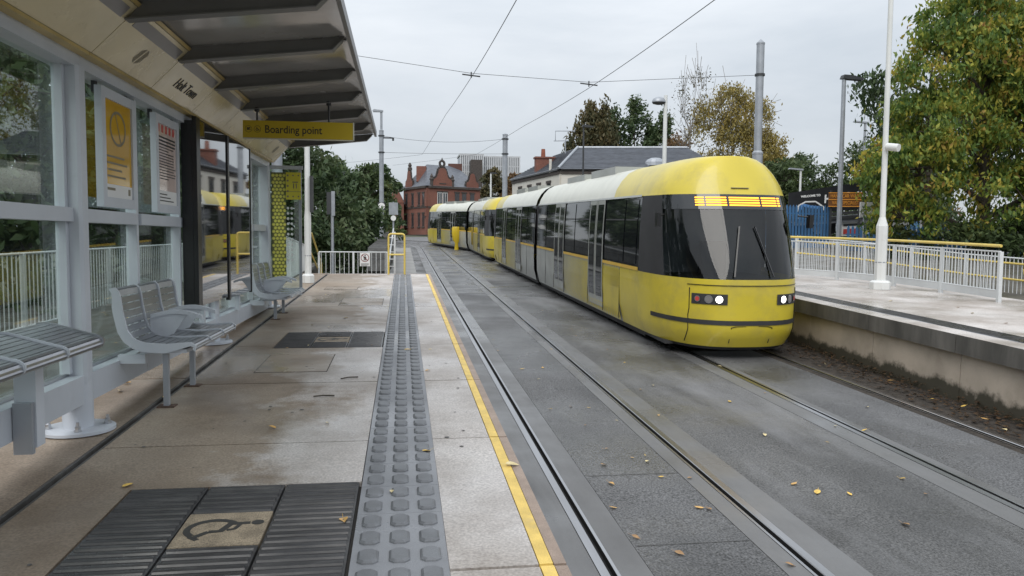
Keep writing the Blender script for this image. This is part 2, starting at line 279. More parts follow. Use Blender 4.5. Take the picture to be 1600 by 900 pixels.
# ------------------------------------------------------------------ mesh helpers
class MB:
    def __init__(s): s.v = []; s.f = []
    def add(s, vs, fs):
        k = len(s.v); s.v += [tuple(p) for p in vs]; s.f += [tuple(i+k for i in f) for f in fs]; return s
    def box(s, x0, x1, y0, y1, z0, z1):
        return s.add([(x, y, z) for z in (z0, z1) for y in (y0, y1) for x in (x0, x1)],
                     [(0, 2, 3, 1), (4, 5, 7, 6), (0, 1, 5, 4), (2, 6, 7, 3), (0, 4, 6, 2), (1, 3, 7, 5)])
    def beam(s, a, b, wd, ht, up=(0, 0, 1)):
        a, b = Vector(a), Vector(b); d = (b-a).normalized(); r = d.cross(Vector(up))
        if r.length < 1e-4: r = Vector((1, 0, 0))
        r.normalize(); u = r.cross(d)
        vs = [p + r*i*wd/2 + u*j*ht/2 for p in (a, b) for j in (-1, 1) for i in (-1, 1)]
        return s.add(vs, [(0, 2, 3, 1), (4, 5, 7, 6), (0, 1, 5, 4), (2, 6, 7, 3), (0, 4, 6, 2), (1, 3, 7, 5)])
    def tube(s, pts, r, n=8, cap=True, r2=None):
        pts = [Vector(p) for p in pts]; k0 = len(s.v); m = len(pts)
        for i, p in enumerate(pts):
            d = (pts[min(i+1, m-1)] - pts[max(i-1, 0)]).normalized()
            q = d.cross(Vector((0, 0, 1)))
            if q.length < .05: q = d.cross(Vector((0, 1, 0)))
            q.normalize(); u = q.cross(d)
            rr = r if r2 is None else r + (r2-r)*i/(m-1)
            for j in range(n):
                a = 2*PI*j/n; s.v.append(tuple(p + (q*math.cos(a) + u*math.sin(a))*rr))
        for i in range(m-1):
            for j in range(n):
                a = k0+i*n+j; b = k0+i*n+(j+1) % n
                s.f.append((a, b, b+n, a+n))
        if cap:
            s.f.append(tuple(k0+j for j in range(n))[::-1]); s.f.append(tuple(k0+(m-1)*n+j for j in range(n)))
        return s
    def lathe(s, c, prof, n=16, sx=1, sy=1):
        k0 = len(s.v)
        for r, z in prof:
            for j in range(n):
                a = 2*PI*j/n; s.v.append((c[0]+r*sx*math.cos(a), c[1]+r*sy*math.sin(a), c[2]+z))
        for i in range(len(prof)-1):
            for j in range(n):
                a = k0+i*n+j; b = k0+i*n+(j+1) % n; s.f.append((a, b, b+n, a+n))
        s.f.append(tuple(k0+j for j in range(n))[::-1]); s.f.append(tuple(k0+(len(prof)-1)*n+j for j in range(n)))
        return s
    def prism(s, poly, d0, d1, axis='y'):
        """extrude a polygon (list of 2-D points) along an axis"""
        n = len(poly); f = {'y': lambda p, d: (p[0], d, p[1]), 'z': lambda p, d: (p[0], p[1], d), 'x': lambda p, d: (d, p[0], p[1])}[axis]
        vs = [f(p, d0) for p in poly] + [f(p, d1) for p in poly]
        return s.add(vs, [tuple(range(n))[::-1], tuple(range(n, 2*n))] + [(i, (i+1) % n, (i+1) % n+n, i+n) for i in range(n)])
    def grid(s, rows):
        k0 = len(s.v); m = len(rows[0])
        for r in rows: s.v += [tuple(p) for p in r]
        for i in range(len(rows)-1):
            for j in range(m-1):
                a = k0+i*m+j; s.f.append((a, a+1, a+m+1, a+m))
        return s
    def disc(s, c, u, v, r, n=20, t=0.0):
        c, u, v = Vector(c), Vector(u), Vector(v)
        return s.add([c+u*r*math.cos(2*PI*i/n)+v*r*math.sin(2*PI*i/n) for i in range(n)], [tuple(range(n))])
    def mesh(s, name, m, smooth=False, off=None):
        me = bpy.data.meshes.new(name)
        vv = s.v if off is None else [(p[0]-off[0], p[1]-off[1], p[2]-off[2]) for p in s.v]
        me.from_pydata(vv, [], s.f); me.update()
        if isinstance(m, str): m = M[m]
        me.materials.append(m)
        if smooth:
            me.polygons.foreach_set('use_smooth', [True]*len(me.polygons))
            try: me.set_sharp_from_angle(angle=math.radians(40))
            except Exception: pass
        return me
    def build(s, name, m, parent=None, world=False, smooth=False):
        off = None
        if world and parent is not None: off = acc(parent)
        return place(name, s.mesh(name, m, smooth, off), parent)
def acc(o):
    l = Vector((0, 0, 0))
    while o is not None: l += Vector(o.location); o = o.parent
    return l
def place(name, me, parent=None, loc=None, rot=None):
    o = bpy.data.objects.new(name, me); C.objects.link(o); o.parent = parent
    if loc is not None: o.location = loc
    if rot is not None: o.rotation_euler = rot
    return o
def tag(o, label, cat, group=None):
    o['label'] = label; o['category'] = cat
    if group: o['group'] = group
    return o
def thing(name, label, cat, loc=(0, 0, 0), rot=None, group=None):
    o = bpy.data.objects.new(name, None); C.objects.link(o); o.location = loc; o.empty_display_size = .2
    if rot: o.rotation_euler = rot
    return tag(o, label, cat, group)
def structure(name, loc=(0, 0, 0), rot=None):
    o = bpy.data.objects.new(name, None); C.objects.link(o); o.location = loc
    if rot: o.rotation_euler = rot
    o['kind'] = 'structure'; return o
def stuff(o): o['kind'] = 'stuff'; return o
def copy_tree(o, parent=None):
    c = o.copy(); C.objects.link(c); c.parent = parent
    for ch in o.children: copy_tree(ch, c)
    return c
def text(name, body, size, m, parent, loc, xdir, ydir, depth=.003, align='CENTER', sx=1.0, shear=0, world=True, bold=0.0):
    cu = bpy.data.curves.new(name, 'FONT'); cu.body = body; cu.size = size; cu.extrude = depth; cu.align_x = align; cu.align_y = 'CENTER'; cu.shear = shear
    cu.offset = bold; cu.resolution_u = 3
    t = bpy.data.objects.new(name, cu); C.objects.link(t)
    dg = bpy.context.evaluated_depsgraph_get(); dg.update()
    me = bpy.data.meshes.new_from_object(t.evaluated_get(dg)); bpy.data.objects.remove(t)
    x = Vector(xdir).normalized(); y = Vector(ydir); y = (y - x*y.dot(x)).normalized(); z = x.cross(y)
    mt = Matrix(((x.x*sx, y.x, z.x, loc[0]), (x.y*sx, y.y, z.y, loc[1]), (x.z*sx, y.z, z.z, loc[2]), (0, 0, 0, 1)))
    me.transform(mt)
    if world and parent is not None: me.transform(Matrix.Translation(-acc(parent)))
    me.materials.clear(); me.materials.append(M[m] if isinstance(m, str) else m)
    return place(name, me, parent)
def G(y): return S*y

# ================================================================== SETTING: ground
mb = MB(); rows = []
for y, z in ((-400, S*-30), (-30, S*-30), (0, 0), (160, S*160), (400, S*160), (2500, S*160)):
    rows.append([(x, y, z-1.35) for x in (-2500, -200, -60, 60, 200, 2500)])
mb.grid(rows).build('ground', 'ground')['kind'] = 'structure'
MIDX, CURVE_Y, CURVE_R = 4.0, 60.0, 27.0
LC, RC = 2.11, 5.90            # track centres
def path_pt(y, off):
    """point at distance y along the tramway, offset sideways from the left track's straight line"""
    if y <= CURVE_Y: return (off, y)
    a = min((y-CURVE_Y)/CURVE_R, 1.45)
    return (MIDX-CURVE_R + (CURVE_R + off-MIDX)*math.cos(a), CURVE_Y + (CURVE_R+off-MIDX)*math.sin(a))
YS = [-4, 2, 6, 10, 14, 20, 30, 40, 50, 56, 60] + [60+2.6*i for i in range(1, 15)]
tw = structure('tramway', (0, 0, RAIL), (TILT, 0, 0))
def strip(name, m, x0, x1, z, parent=tw, y0=-4, kids=None, drop=.12):
    ys = [y for y in YS if y >= y0]
    rows = []
    for y in ys:
        a, b = path_pt(y, x0), path_pt(y, x1)
        rows.append([(*a, z-drop), (*a, z), (*b, z), (*b, z-drop)])
    mb = MB().grid(rows); return mb.build(name, m, parent)
def rail(cx, side):
    """grooved rail: head, groove, keeper lip; side=+1 has its groove to the right"""
    prof = [(-.075, -.04), (-.075, 0.006), (-.012, .008), (-.006, .002), (-.004, -.045), (.036, -.045), (.038, .003), (.062, .004), (.062, -.04)]
    rows = []
    for y in YS:
        r = []
        for px, pz in (prof if side > 0 else [(-p, z) for p, z in prof[::-1]]): r.append((*path_pt(y, cx+px), pz))
        rows.append(r)
    o = MB().grid(rows).build('rail', 'rail', tw)
    o.data.materials.append(M['groove'])
    for p in o.data.polygons:
        c = p.center
        if p.index % 8 in (3, 4, 5) if side > 0 else p.index % 8 in (2, 3, 4): p.material_index = 1
    return o
g2 = .7175
railx = [LC-g2, LC+g2, RC-g2, RC+g2]
sides = [1, -1, 1, -1]
def gap(cx, s): return (cx-.078, cx+.065) if s > 0 else (cx-.065, cx+.078)
gaps = [gap(a, b) for a, b in zip(railx, sides)]
strip('verge_strip', 'asphalt_dark', -.1, .98, -.012)
strip('rail_band', 'band', .985, gaps[0][0], 0)
strip('rail_band', 'band', gaps[0][1], gaps[0][1]+.22, 0)
strip('asphalt_strip', 'asphalt', gaps[0][1]+.226, gaps[1][0]-.17, -.003)
strip('rail_band', 'band', gaps[1][0]-.166, gaps[1][0], 0)
strip('rail_band', 'band', gaps[1][1], gaps[1][1]+.27, 0)
strip('asphalt_strip', 'asphalt_dark', gaps[1][1]+.275, gaps[2][0]-.255, -.003)
strip('rail_band', 'band', gaps[2][0]-.25, gaps[2][0], 0)
strip('rail_band', 'band', gaps[2][1], gaps[2][1]+.10, 0)
strip('asphalt_strip', 'asphalt', gaps[2][1]+.104, gaps[3][0]-.12, -.003)
strip('rail_band', 'litter', gaps[3][0]-.116, gaps[3][0], -.004)
strip('rail_band', 'litter', gaps[3][1], gaps[3][1]+.08, -.004)
strip('litter_strip', 'litter', gaps[3][1]+.084, 8.6, -.03)
for cx, s in zip(railx, sides): rail(cx, s)
# two pale concrete cable covers across the left track
for y in (24.3, 25.6, 44.0):
    MB().box(gaps[0][1]+.23, gaps[1][0]-.175, y, y+.28, .0, .004).build('cover_plate', 'band', tw)
# the far road crossing and pavements beside the track past the platform
road = MB(); road.grid([[(x, y, S*y+RAIL-.035) for x in (-60, -3, 3, 12, 70)] for y in (60, 75, 96)])
road.build('road', 'road')['kind'] = 'structure'
pv = MB(); pv.grid([[(x, y, S*y+RAIL+.06) for x in (-1.0, .55)] for y in (21.0, 59)]).build('pavement', 'pave')['kind'] = 'structure'
fc = MB(); fc.grid([[(x, y, S*y+zz) for x, zz in ((10.9, -.75), (11.6, -.15), (16, .25), (60, .4))] for y in (-5, 20, 40, 58)]).build('forecourt', 'path')['kind'] = 'structure'
# leaf litter below the opposite platform
n = 9000; p = np.stack([rng.uniform(6.75, 7.9, n), rng.uniform(3, 22, n), rng.uniform(0, .02, n)], 1)
e_ = 7.45+.038*(p[:, 1]-8); p = p[(p[:, 0] < e_) & (rng.random(n) < np.clip(.12+.9*(1-(e_-p[:, 0])/.7), 0, 1))]; p[:, 2] += .09*np.clip(1-(7.45+.038*(p[:, 1]-8)-p[:, 0])/.28, 0, 1)*rng.uniform(.2, 1, len(p))
mb = MB()
for x, y, z in p:
    a = rng.uniform(0, 6.3); r = rng.uniform(.008, .035); zz = S*y+RAIL-.022+z
    mb.add([(x+r*math.cos(a+k), y+r*math.sin(a+k), zz+rng.uniform(0, .02)) for k in (0, 1.4, 3.1, 4.8)], [(0, 1, 2, 3)])
o = mb.build('leaf_litter', 'litterbits'); stuff(o)

# ================================================================== SETTING: near platform
plat = structure('platform', (0, 0, 0), (TILT, 0, 0))
JO = [-1.0, 1.25, 3.2, 5.17, 7.06, 9.1, 10.95, 13.0, 14.9, 16.85, 18.8, 20.42]
EDGE = .705; PEND = 20.42
MB().box(-2.62, EDGE-.03, -1, PEND-.01, -1.1, -.03).build('platform_core', 'under', plat)
PADS = [(3.16, 4.36, -1.472), (8.93, 10.13, -1.47)]     # y0, y1, x0 of the ridged pads
def cut_slab(x0, x1, y0, y1):
    """slab minus the ridged pads -> boxes"""
    out = [(x0, x1, y0, y1)]
    for p0, p1, px in PADS:
        new = []
        for a, b, c, d in out:
            c2, d2 = max(c, p0), min(d, p1)
            if d2 <= c2 or b <= px: new.append((a, b, c, d)); continue
            new.append((a, px-.004, c, d))
            if c < c2-.01: new.append((px-.004, b, c, c2))
            if d > d2+.01: new.append((px-.004, b, d2, d))
        out = new
    return out
for i in range(len(JO)-1):
    a, b = JO[i]+.010, JO[i+1]-.010
    rz = random.uniform(-.0015, .0015)
    mb = MB()
    for x0, x1, y0, y1 in cut_slab(-1.905, -.236, a, b): mb.box(x0, x1, y0, y1, -.06, rz)
    mb.build('paving_slab', 'slab', plat)
    MB().box(.196, .582, a, b, -.06, rz).build('paving_slab', 'slab', plat)
    MB().box(-2.62, -1.985, a+.3, b+.3, -.06, rz-.003).build('back_slab', 'slab', plat)
    MB().box(.586, .646, a, b, -.06, .0025).build('yellow_line', 'yellow_line', plat)
    MB().box(.650, EDGE, a, b, -.14, 0).build('edge_stone', 'edge', plat)
    MB().box(EDGE-.03, EDGE-.012, a, b, -1.0, -.142).build('platform_face', 'platwall', plat)
MB().box(-1.983, -1.962, -1, PEND, -.06, -.004).build('drain_edge', 'drain', plat)
MB().box(-1.93, -1.908, -1, PEND, -.06, -.006).build('drain_edge', 'drain', plat)
# inset patch slabs, a few millimetres proud
for x0, x1, y0, y1 in ((-1.41, -.74, 7.55, 8.5), (-1.08, -.36, 13.2, 14.3), (-1.6, -.95, 16.0, 16.7)):
    MB().box(x0, x1, y0, y1, -.01, .0035).build('patch_slab', mat("patch_concrete", (.27, .215, .165), .35, var=.2, scale=2, fine=.2, rvar=.2), plat)
    fr = MB()
    for q in ((x0-.008, x0, y0-.008, y1+.008), (x1, x1+.008, y0-.008, y1+.008), (x0, x1, y0-.008, y0), (x0, x1, y1, y1+.008)): fr.box(*q, -.01, .0025)
    fr.build('patch_joint', 'under', plat)
# tactile tiles: 0.4 m, 3 x 2 lozenges each
tt = MB().box(-.2125, .2125, -.2, .2, -.05, 0)
for i in range(3):
    for j in range(2):
        cx, cy = -.138+.138*i, -.1+.2*j
        def ring(hx, hy, k, z): return [(cx+sx*(hx-(k if q else 0)), cy+sy*(hy-(0 if q else k)), z) for sx, sy, q in
                                        ((1, 1, 0), (1, 1, 1), (-1, 1, 1), (-1, 1, 0), (-1, -1, 0), (-1, -1, 1), (1, -1, 1), (1, -1, 0))]
        vs = ring(.047, .072, .022, .0) + ring(.045, .070, .021, .006) + ring(.036, .060, .02, .013)
        fs = [tuple(range(16, 24))]
        for k in (0, 8): fs += [(k+q, k+(q+1) % 8, k+8+(q+1) % 8, k+8+q) for q in range(8)]
        tt.add(vs, fs)
tme = tt.mesh('tactile_tile', 'tactile'); tme.materials.append(M['lozenge'])
for p_ in tme.polygons:
    if p_.index >= 6: p_.material_index = 1
y = -.95; k = 0
while y < PEND-.25:
    o = place('tactile_tile', tme, plat, (-.018, y+.2, random.uniform(-.001, .0015)), (0, 0, random.uniform(-.002, .002))); y += .4015
# ridged tiles
def ridged(hx, hy):
    mb = MB().box(-hx, hx, -hy, hy, -.05, -.003)
    nr = max(2, round(hy*2/.0667)); 
    for j in range(nr):
        cy = -hy + (j+.5)*2*hy/nr; h = .021
        prof = [(cy-h, -.003), (cy-h*.75, .0055), (cy-h*.3, .0085), (cy+h*.3, .0085), (cy+h*.75, .0055), (cy+h, -.003)]
        mb.prism(prof, -hx+.012, hx-.012, 'x')
    return mb.mesh('ridged_tile', 'ridged')
rme = ridged(.199, .199)
eme = MB().box(-.2, .2, -.2, .2, -.05, .001).mesh('emblem_tile', 'emblem_base')
def emblem_mesh():
    mb = MB(); z0, z1 = .0012, .0026
    def stroke(pts, w):
        n = len(pts); l = []; r = []
        for i, p in enumerate(pts):
            a = pts[max(i-1, 0)]; b = pts[min(i+1, n-1)]; dx, dy = b[0]-a[0], b[1]-a[1]; d = math.hypot(dx, dy) or 1
            l.append((p[0]-dy/d*w/2, p[1]+dx/d*w/2)); r.append((p[0]+dy/d*w/2, p[1]-dx/d*w/2))
        for i in range(n-1): mb.prism([r[i], r[i+1], l[i+1], l[i]], z0, z1, 'z')
    stroke([(-.02+.115*math.cos(math.radians(a))-.03, .0+.105*math.sin(math.radians(a))) for a in range(35, 236, 12)], .032)
    stroke([(.03, .075), (.035, .055), (.115, .06)], .03)                # trunk towards the head
    stroke([(.03, .07), (-.005, -.03), (-.06, -.035)], .034)             # seat
    stroke([(.075, .06), (.055, -.01), (.02, -.02)], .022)               # arm
    stroke([(-.06, -.035), (-.12, -.10)], .03); stroke([(-.135, -.085), (-.09, -.125)], .026)
    mb.lathe((.15, .062, z0), [(.03, 0), (.03, .0014)], 14)
    return mb.mesh('wheelchair_emblem', 'emblem')
wme = emblem_mesh()
for p0, p1, px in PADS:
    for i in range(3):
        for j in range(3):
            loc = (px+.205+.41*i, p0+.2+.4*j, 0)
            if i == 1 and j == 1:
                e = place('emblem_tile', eme, plat, loc); place('wheelchair_emblem', wme, e, (0, 0, 0))
            else: place('ridged_tile', rme, plat, loc)
gum = MB()
for _ in range(90):
    gx, gy, gr = random.uniform(-1.85, .55), random.uniform(2.5, 16), random.uniform(.006, .016)
    if any(p0-.02 < gy < p1+.02 and gx > px-.02 for p0, p1, px in PADS) or -.26 < gx < .22: continue
    gum.add([(gx+gr*math.cos(q*PI/4)*random.uniform(.8, 1.2), gy+gr*math.sin(q*PI/4), .0042) for q in range(8)], [tuple(range(8))])
stuff(gum.build('gum_spots', mat("gum", (.10, .095, .09), .7, var=.3, scale=30), plat))
joint_m = mat('track_joint', (.088, .087, .086), .7)
for y_ in (5.35, 6.9):
    MB().box(gaps[0][1]+.24, gaps[1][0]-.18, y_, y_+.006, .0005, .0022).build('joint_line', joint_m, tw)
# end wall of the platform and steps down behind it
MB().box(-2.62, EDGE, PEND, PEND+.12, -1.0, -.002).build('end_kerb', 'edge', plat)
for k in range(4): MB().box(-2.6, -.5, PEND+.13+.3*k, PEND+.43+.3*k, -1.0, -.16*(k+1)).build('step', 'platwall', plat)
# side path behind the shelter
sp = structure('side_path', (0, 0, 0), (TILT, 0, 0))
MB().box(-2.66, -2.625, -2, 24, -.08, .015).build('path_edging', 'lip', sp)
MB().box(-7.5, -2.662, -4, 26, -.5, -.04).build('path_surface', 'path', sp)

# ================================================================== SETTING: opposite platform
op = structure('opposite_platform', (0, 0, 0), (TILT, 0, 0))
def ex(y): return 7.36+.038*(y-8)        # platform edge drifts away from the track
ED = [-2, 1.0, 3.1, 5.2, 7.3, 9.4, 11.5, 13.6, 15.7, 17.8, 19.9, 22.0, 24.1, 26.2, 28.3]
for i in range(len(ED)-1):
    a, b = ED[i]+.006, ED[i+1]-.006
    def quad(u0, u1, z0, z1): 
        return MB().prism([(ex(a)+u0, a), (ex(a)+u1, a), (ex(b)+u1, b), (ex(b)+u0, b)], z0, z1, 'z')
    quad(0, .34, -.25, 0).build('edge_coping', 'lip', op)
    quad(.002, .34, 0.0005, .004).build('coping_top', 'slab', op)
    quad(.35, .76, -.1, .002).build('tactile_strip', 'tactile', op)
    for k in range(5):
        u = .40+.078*k
        quad(u, u+.045, .0022, .009).build('tactile_rib', 'ridged', op)
    quad(.77, 4.6, -.1, 0).build('paving_slab', 'slab', op)
    quad(.10, .3, -1.0, -.252).build('platform_wall', 'wall_moss', op)
MB().prism([(ex(-2)+.3, -2), (ex(-2)+4.5, -2), (ex(28)+4.5, 28.2), (ex(28)+.3, 28.2)], -1.0, -.11, 'z').build('platform_core', 'under', op)
# ================================================================== SHELTER
sh = thing('tram_shelter', "long grey glazed tram shelter with cream ceiling panels and a ribbed canopy", 'shelter', (-2.2, 5.63, .15))
Y0, Y1 = .63, 13.13
MUL = [.63+1.25*i for i in range(11)]
POSTS = [1.88, 5.63, 9.38, 13.0]
for py in POSTS:
    g = G(py)
    p = MB().prism([(-2.235+sx*(.085-q), py+sy*(.065-(.02-q))) for sx, sy, q in ((1, 1, 0), (1, 1, .02), (-1, 1, .02), (-1, 1, 0), (-1, -1, 0), (-1, -1, .02), (1, -1, .02), (1, -1, 0))], .48, 2.64, 'z').build('post', 'grey', sh, True)
    MB().lathe((-2.235, py, 0), [(.098, g), (.098, .42), (.088, .5)], 20).build('post_foot', 'grey', sh, True, True)
    bp = MB().lathe((-2.235, py, g), [(.235, .0), (.235, .02), (.225, .026)], 28).build('base_plate', 'grey', sh, True, True)
    for a in (20, 110, 200, 290):
        a = math.radians(a); MB().lathe((-2.235+.18*math.cos(a), py+.18*math.sin(a), g+.026), [(.026, 0), (.026, .012), (.019, .013), (.019, .035), (.012, .04), (.011, .065)], 6).build('bolt', 'steel', bp, True)
for i, my in enumerate(MUL):
    near = min(abs(my-p) for p in POSTS) < .1
    if near:
        for d in (-.09, .09): MB().box(-2.30, -2.235, my+d-.022, my+d+.022, .56, 2.64).build('mullion', 'grey', sh, True)
    else:
        MB().box(-2.30, -2.215, my-.036, my-.003, .56, 2.64).build('mullion', 'grey', sh, True)
        MB().box(-2.30, -2.222, my+.003, my+.036, .56, 2.64).build('mullion', 'grey', sh, True)
for i in range(len(MUL)-1):
    a, b = MUL[i], MUL[i+1]
    MB().box(-2.31, -2.20, a+.04, b-.04, 1.592, 1.686).build('mid_rail', 'grey', sh, True)
    MB().box(-2.29, -2.28, a+.03, b-.03, 1.68, 2.66).build('glass_pane', 'glass', sh, True)
    MB().box(-2.29, -2.28, a+.03, b-.03, .55, 1.60).build('glass_pane', 'glass', sh, True)
    MB().box(-2.27, -2.165, a+.004, b-.004, .345, .54).build('base_rail', 'grey', sh, True)
    MB().box(-2.30, -2.26, a+.004, b-.004, .5405, .562).build('glazing_bead', 'steel', sh, True)
    # header, soffit lip, fascia panel with its recessed lamp
    MB().box(-2.34, -2.17, a+.001, b-.001, 2.632, 2.735).build('header', 'grey', sh, True)
    A, B = Vector((-2.10, 2.742)), Vector((-1.768, 3.078)); d = (B-A).normalized(); nrm = Vector((d.y, -d.x))
    def inc(t): return A + (B-A)*t
    def slabp(t0, t1, y0, y1, off0, off1):
        return MB().prism([tuple(inc(t0)+nrm*off0), tuple(inc(t1)+nrm*off0), tuple(inc(t1)+nrm*off1), tuple(inc(t0)+nrm*off1)], y0, y1)
    MB().box(-2.17, -2.098, a+.004, b-.004, 2.715, 2.738).build('soffit_strip', 'cream_edge', sh, True)
    fp = slabp(0, .93, a+.005+.04, b-.005+.04, -.02, 0).build('ceiling_panel', 'cream', sh, True)
    lampf = slabp(.665, .86, a+.17, b-.05, -.001, .003).build('lamp_lens', 'diffuser', fp, True)
    slabp(.94, 1.0, a+.02, b+.02, -.03, .006).build('panel_trim', 'cream_edge', sh, True)
    if i in (4, 9):
        c = inc(.36)+nrm*.001; yy = (a+b)/2+.04
        em = MB(); u = Vector((d.x, 0, d.y)); v = Vector((0, 1, 0)); cc = Vector((c.x, yy, c.y))
        for q in range(-4, 5):
            if q in (0,): continue
            hh = .075*math.sqrt(1-(q/5)**2); x0 = q*.017
            sl = .25
            em.add([cc+v*(x0+k*sl*hh+s*.006)+u*k*hh for k, s in ((-1, -1), (-1, 1), (1, 1), (1, -1))], [(0, 1, 2, 3)])
        em.build('emblem', 'ink_soft', fp, True)
    if i == 5:
        c = inc(.34)+nrm*.002
        text('stop_name', "Holt Town", .15, 'ink', fp, (c.x, (a+b)/2+.06, c.y), (0, 1, 0), (d.x, 0, d.y), sx=.98, shear=.12)
# roof sheets, ribs, edge beam
RL, RR = Vector((-1.77, 3.10)), Vector((-.475, 3.235))
for i in range(len(MUL)-1):
    a, b = MUL[i]+.04, MUL[i+1]+.04
    MB().prism([(RL.x, RL.y), (RR.x, RR.y), (RR.x, RR.y+.025), (RL.x, RL.y+.025)], a+.004, b-.004).build('roof_sheet', 'roof_sheet', sh, True)
def rib(y):
    prof = [(-1.86, 2.972), (-.60, 3.118), (-.52, 3.20), (-.50, 3.229), (-1.76, 3.096)]
    r = MB().prism(prof, y-.018, y+.018).build('roof_rib', 'grey_dark', sh, True)
    fl = MB().prism([(-1.868, 2.962), (-.602, 3.108), (-.60, 3.119), (-1.862, 2.974)], y-.05, y+.05)
    fl.prism([(-.602, 3.108), (-.515, 3.198), (-.52, 3.205), (-.606, 3.119)], y-.05, y+.05).build('rib_flange', 'grey_dark', r, True)
    MB().prism([(-1.77, 3.088), (-.49, 3.221), (-.49, 3.232), (-1.77, 3.098)], y+.055, y+.10).build('rib_cap', 'grey_dark', r, True)
for y in MUL: rib(y+.04)
MB().box(-.475, -.44, Y0, Y1+.12, 3.19, 3.285).build('edge_beam', 'grey_dark', sh, True)
MB().prism([(-2.40, 2.74), (-1.77, 3.10), (-1.77, 3.127), (-2.44, 3.09)], Y0, Y1+.10).build('roof_back', 'grey_dark', sh, True)
MB().prism([(-2.34, 2.70), (-2.10, 2.735), (-1.80, 3.06), (-1.80, 3.1), (-2.34, 3.08)], Y1+.055, Y1+.075).build('end_cap', 'cream', sh, True)
# end screen across the far end
es = MB().box(-2.15, -1.70, 13.045, 13.055, .60, 2.60).build('end_pane', 'glass', sh, True)
fr = MB().box(-2.17, -1.63, 13.03, 13.07, 2.602, 2.66); fr.box(-2.17, -1.66, 13.03, 13.07, .545, .598)
fr.build('end_rail', 'grey', sh, True)
MB().box(-1.698, -1.655, 13.025, 13.075, .60, 2.60).build('end_jamb', 'galv', sh, True)
MB().box(-2.13, -1.905, 13.036, 13.040, .75, 2.55).build('film', 'dot_dark', es, True)
film = MB()
for r_ in range(31):
    for c_ in range(4):
        cx = -2.10+.058*c_+(.029 if r_ % 2 else 0); cz = .79+.057*r_
        if cx < -1.915:
            film.disc((cx, 13.034, cz), (1, 0, 0), (0, 0, 1), .0275, 12)
o = film.build('film_dots', 'dot_yellow', es, True); stuff(o)
film = MB()
for r_ in range(31):
    for c_ in range(4):
        cx = -2.10+.058*c_+(.029 if r_ % 2 else 0); cz = .79+.057*r_
        if cx < -1.915:
            for q in range(12):
                a0, a1 = 2*PI*q/12, 2*PI*(q+1)/12
                film.add([(cx+k*math.cos(t), 13.031, cz+k*math.sin(t)) for k, t in ((.021, a0), (.024, a0), (.024, a1), (.021, a1))], [(0, 1, 2, 3)])
o = film.build('film_rings', 'dot_dark', es, True); stuff(o)
yp = MB().box(-1.895, -1.66, 13.0, 13.03, 2.11, 2.55).build('ticket_board', mat("board_yellow", (.62, .55, .05), .4, var=.05), sh, True)
hb = MB()
for r_ in range(5):
    hb.disc((-1.865, 12.998, 2.16+.085*r_), (1, 0, 0), (0, 0, 1), .017, 10)
    if r_ in (0, 4):
        for c_ in (1, 2): hb.disc((-1.865+.085*c_, 12.998, 2.16+.085*r_), (1, 0, 0), (0, 0, 1), .013, 10)
hb.build('board_holes', 'ink_soft', yp, True)['kind'] = 'stuff'; hb = MB()
hb.box(-1.79, -1.70, 12.996, 12.999, 2.385, 2.40).box(-1.78, -1.765, 12.996, 12.999, 2.29, 2.37).box(-1.735, -1.72, 12.996, 12.999, 2.29, 2.37)
stuff(hb.box(-1.895, -1.66, 12.996, 12.999, 2.235, 2.242).build('board_marks', 'ink_soft', yp, True))
wd = MB()
for r_ in range(11): 
    for c_ in range(2): wd.disc((-1.87+.06*c_, 13.034, 1.12+.085*r_), (1, 0, 0), (0, 0, 1), .022, 10)
stuff(wd.build('white_dots', 'white_paint', es, True))

